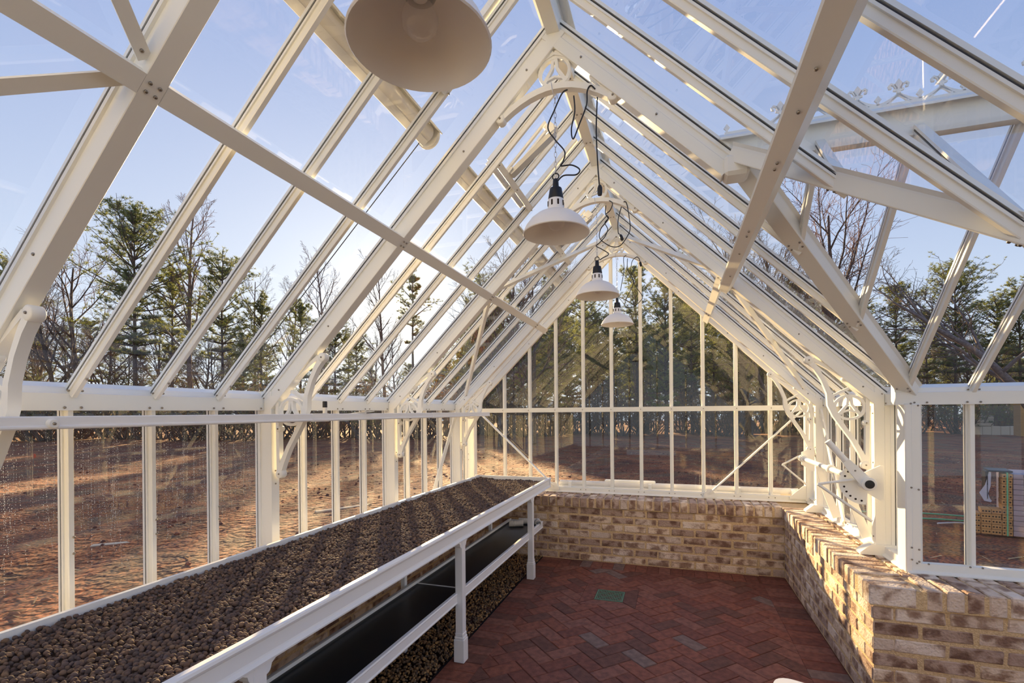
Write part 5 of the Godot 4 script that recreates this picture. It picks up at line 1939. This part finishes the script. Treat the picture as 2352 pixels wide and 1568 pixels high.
func yard() -> void:
	# a stack of perforated bricks
	rng.seed = 5
	var o := thing("brick_stack", "strapped stack of perforated tan bricks with torn plastic wrap outside the wing", "brick stack", Vector3(4.55, SOIL, -8.05))
	o.rotation.y = -0.30
	var one := G.new()
	one.soft(Vector3.ZERO, Vector3(0.092, 0.060, 0.195), 0.003)
	var tan_mesh := one.mesh(M.tan_brick)
	var grey_mesh := one.mesh(M.grey_brick)
	var hole := G.new()
	hole.lathe([Vector2(0, 0.001), Vector2(0.0095, 0.001), Vector2(0.0095, 0)], Transform3D(Basis(Vector3.RIGHT, PI / 2), Vector3.ZERO), 10)
	var hole_mesh := hole.mesh(M.hole)
	for row in 12:
		var y := 0.032 + row * 0.0635
		var cols := 4 if row < 4 else (3 if row < 5 else 1)
		for c in cols:
			var b := put(o, "brick", tan_mesh, Vector3(-0.05 - c * 0.096 + rng.randf_range(-0.004, 0.004), y, 0.40 + rng.randf_range(-0.006, 0.006)))
			for k in 3:
				put(b, "hole", hole_mesh, Vector3(-0.028 + 0.028 * k, 0, 0.0975))
		for c in 9:
			put(o, "brick", grey_mesh, Vector3(0.05 + c * 0.096, y, 0.39 + rng.randf_range(-0.004, 0.004)))
	var inner := G.new()
	inner.box(Vector3(0.40, 0.38, 0.0), Vector3(0.84, 0.74, 0.56))
	part(o, "bundle", inner, M.grey_brick)
	var strap := G.new()
	strap.box(Vector3(-0.05, 0.39, 0.508), Vector3(0.015, 0.78, 0.003))
	strap.box(Vector3(-0.05, 0.775, 0.2), Vector3(0.015, 0.003, 0.6))
	part(o, "strap", strap, M.strap)
	var wrap := G.new()
	wrap.band([Vector2(-0.21, 0.78), Vector2(-0.23, 0.6), Vector2(-0.27, 0.5), Vector2(-0.24, 0.42), Vector2(-0.2, 0.40)], [0.02, 0.05, 0.08, 0.06, 0.02], Transform3D(Basis.IDENTITY, Vector3(0.02, 0, 0.42)), 0.02)
	part(o, "torn_wrap", wrap, M.wrap)
	var dark := G.new()
	dark.soft(Vector3(-0.215, 0.60, 0.30), Vector3(0.03, 0.36, 0.26), 0.01)
	dark.soft(Vector3(-0.1, 0.785, 0.28), Vector3(0.22, 0.02, 0.36), 0.006)
	part(o, "dark_wrap", dark, M.dark_wrap)
	# lengths of plastic pipe on the clay
	for k in 3:
		var p := thing("ground_pipe", ["thin pale green plastic pipe lying on the clay outside the wing", "thin pale plastic pipe lying beside the green one on the clay", "short white plastic pipe end on the clay near the brick stack"][k], "pipe", Vector3(4.2, SOIL + 0.03, -[8.6, 8.2, 8.0][k]))
		var g := G.new()
		var long: float = [1.6, 1.5, 0.5][k]
		g.tube(bend([Vector3(-long * 0.75, 0, 0), Vector3(-long * 0.2, 0.01, -0.06), Vector3(long * 0.25, 0, 0.02)]), 0.012, 8)
		part(p, "tube", g, M.strap if k < 2 else M.pipe)
	# masonry at the edge of the wood
	var w := thing("garden_wall", "low pale stone wall with stacked blocks at the edge of the wood", "wall", stand(2320, 28))
	for k in 14:
		var g := G.new()
		g.soft(Vector3(-2.0 + k * 0.42, 0.25, 0), Vector3(0.41, 0.5 + 0.03 * (k % 2), 0.4), 0.02)
		part(w, "block", g, M.stone)
	for k in 3:
		var g := G.new()
		g.soft(Vector3(-1.3 + 0.06 * k, 0.62 + 0.2 * k, 0), Vector3(0.9 - 0.1 * k, 0.18, 0.4), 0.02)
		part(w, "loose_block", g, M.stone)
	var pier := thing("brick_pier", "square tan brick pier rising behind the low stone wall", "pier", stand(2352, 26))
	for k in 26:
		var g := G.new()
		g.soft(Vector3(0, 0.04 + k * 0.08, 0), Vector3(0.6 - 0.01 * (k % 2), 0.075, 0.6 - 0.01 * (k % 2)), 0.006)
		part(pier, "brick_course", g, M.tan_brick)
	var flag := thing("marker_flag", "small orange marker flag on a wire in the clay field", "flag", stand(76, 15))
	var s := G.new()
	s.tube([Vector3(0, 0, 0), Vector3(0, 0.42, 0)], 0.006, 5)
	part(flag, "wire", s, M.steel)
	var f := G.new()
	f.plate(PackedVector2Array([Vector2(0, 0.26), Vector2(0.13, 0.32), Vector2(0.12, 0.40), Vector2(0, 0.42)]), Transform3D.IDENTITY, 0.004)
	part(flag, "cloth", f, plain(Color8(232, 96, 48), 0.7))
	for k in 3:
		var b := thing("timber_offcut", ["weathered board lying on the clay beyond the left wall", "short split board on the clay beyond the left wall", "pale lath on the clay outside the far bays"][k], "board", Vector3([-5.6, -6.6, -4.6][k], SOIL + 0.04, [-4.2, -3.0, -6.6][k]))
		b.rotation.y = [0.7, -0.3, 1.0][k]
		var g := G.new()
		g.soft(Vector3.ZERO, Vector3([1.1, 0.6, 0.9][k], 0.03, 0.09), 0.005)
		part(b, "board", g, M.stone)


func sun_direction() -> Vector3:
	return ray(900, 710).normalized()


# a clear winter afternoon: pale towards the horizon and round the low sun, deeper blue overhead
func clear_sky() -> ImageTexture:
	var w := 1024
	var h := 512
	var sun := sun_direction()
	var data := PackedFloat32Array()
	data.resize(w * h * 3)
	for j in h:
		var el := PI * (0.5 - (j + 0.5) / h)
		var q := pow(1.0 - clampf(sin(el), 0.0, 1.0), 2.2)
		var base := Vector3(0.15, 0.28, 0.66).lerp(Vector3(0.84, 0.96, 1.08), q)
		for i in w:
			var az := TAU * (i + 0.5) / w
			var dir := Vector3(sin(az) * cos(el), sin(el), -cos(az) * cos(el))
			var away := rad_to_deg(acos(clampf(dir.dot(sun), -1.0, 1.0)))
			var c := base + Vector3(0.62, 0.55, 0.38) * exp(-away / 22.0) + Vector3(0.5, 0.42, 0.28) * exp(-away / 5.0) + Vector3(24, 21, 16) * exp(-pow(away / 0.7, 2.0))
			var k := (j * w + i) * 3
			data[k] = c.x
			data[k + 1] = c.y
			data[k + 2] = c.z
	return ImageTexture.create_from_image(Image.create_from_data(w, h, false, Image.FORMAT_RGBF, data.to_byte_array()))


func _ready() -> void:
	# camera
	var cam := Camera3D.new()
	cam.projection = Camera3D.PROJECTION_FRUSTUM
	cam.near = 0.05
	cam.far = 400.0
	cam.size = 0.05 * 1568.0 / FOCAL
	cam.frustum_offset = Vector2(0, 0.05 * (CY - 784.0) / FOCAL)
	cam.position = EYE
	cam.basis = Basis(Vector3.UP, YAW) * Basis(Vector3(0, 0, 1), -0.0085)
	add_child(cam)
	cam.current = true
	# sun and sky
	var sun := DirectionalLight3D.new()
	sun.light_color = Color8(255, 220, 162)
	sun.light_energy = 6.5
	sun.light_angular_distance = 0.9
	sun.shadow_enabled = true
	add_child(sun)
	sun.basis = Basis.looking_at(-sun_direction(), Vector3.UP)
	var sky := PanoramaSkyMaterial.new()
	sky.panorama = clear_sky()
	var env := Environment.new()
	env.background_mode = Environment.BG_SKY
	env.sky = Sky.new()
	env.sky.sky_material = sky
	env.ambient_light_source = Environment.AMBIENT_SOURCE_DISABLED
	env.tonemap_mode = Environment.TONE_MAPPER_LINEAR
	env.tonemap_exposure = 1.0
	env.sdfgi_enabled = true
	env.ssao_enabled = true
	env.ssil_enabled = true
	var world := WorldEnvironment.new()
	world.environment = env
	add_child(world)

	make_materials()
	make_sections()
	rng.seed = 3
	make_brick_shapes()
	land()
	floor_work()
	side_wall(-1.0)
	side_wall(1.0)
	gable("wall_back", BACK, Vector3(0, 0, -1))
	gable("wall_front", FRONT, Vector3(0, 0, 1))
	roof_side(-1.0)
	roof_side(1.0)
	ridge()
	wing()
	gravel_bed()
	staging()
	eave_shelf()
	pipes()
	eave_bracket(-1.0, dist(-1), "white cast bracket under the left eave at the first rafter, beside the shelf knuckle")
	eave_bracket(-1.0, dist(3), "white cast bracket under the left eave at the rafter above the shelf joint")
	eave_bracket(-1.0, dist(7), "white cast bracket under the left eave at the third rafter, beside the wall brace")
	eave_bracket(-1.0, dist(11), "white cast bracket under the left eave next to the far gable")
	eave_bracket(1.0, dist(7), "white cast bracket under the right eave above the winding lever")
	eave_bracket(1.0, dist(11), "white cast bracket under the right eave next to the far gable")
	apex_bracket(dist(-1), "white arched ridge bracket that holds the nearest lamp with its bulb in view")
	apex_bracket(dist(3), "white arched ridge bracket with three black cables where the wing roof joins")
	apex_bracket(dist(7), "white arched ridge bracket over the lamp with crossed cable loops")
	apex_bracket(dist(11), "white arched ridge bracket next to the far gable")
	lamps()
	winder()
	blinds()
	step_stool()
	yard()
	trees()
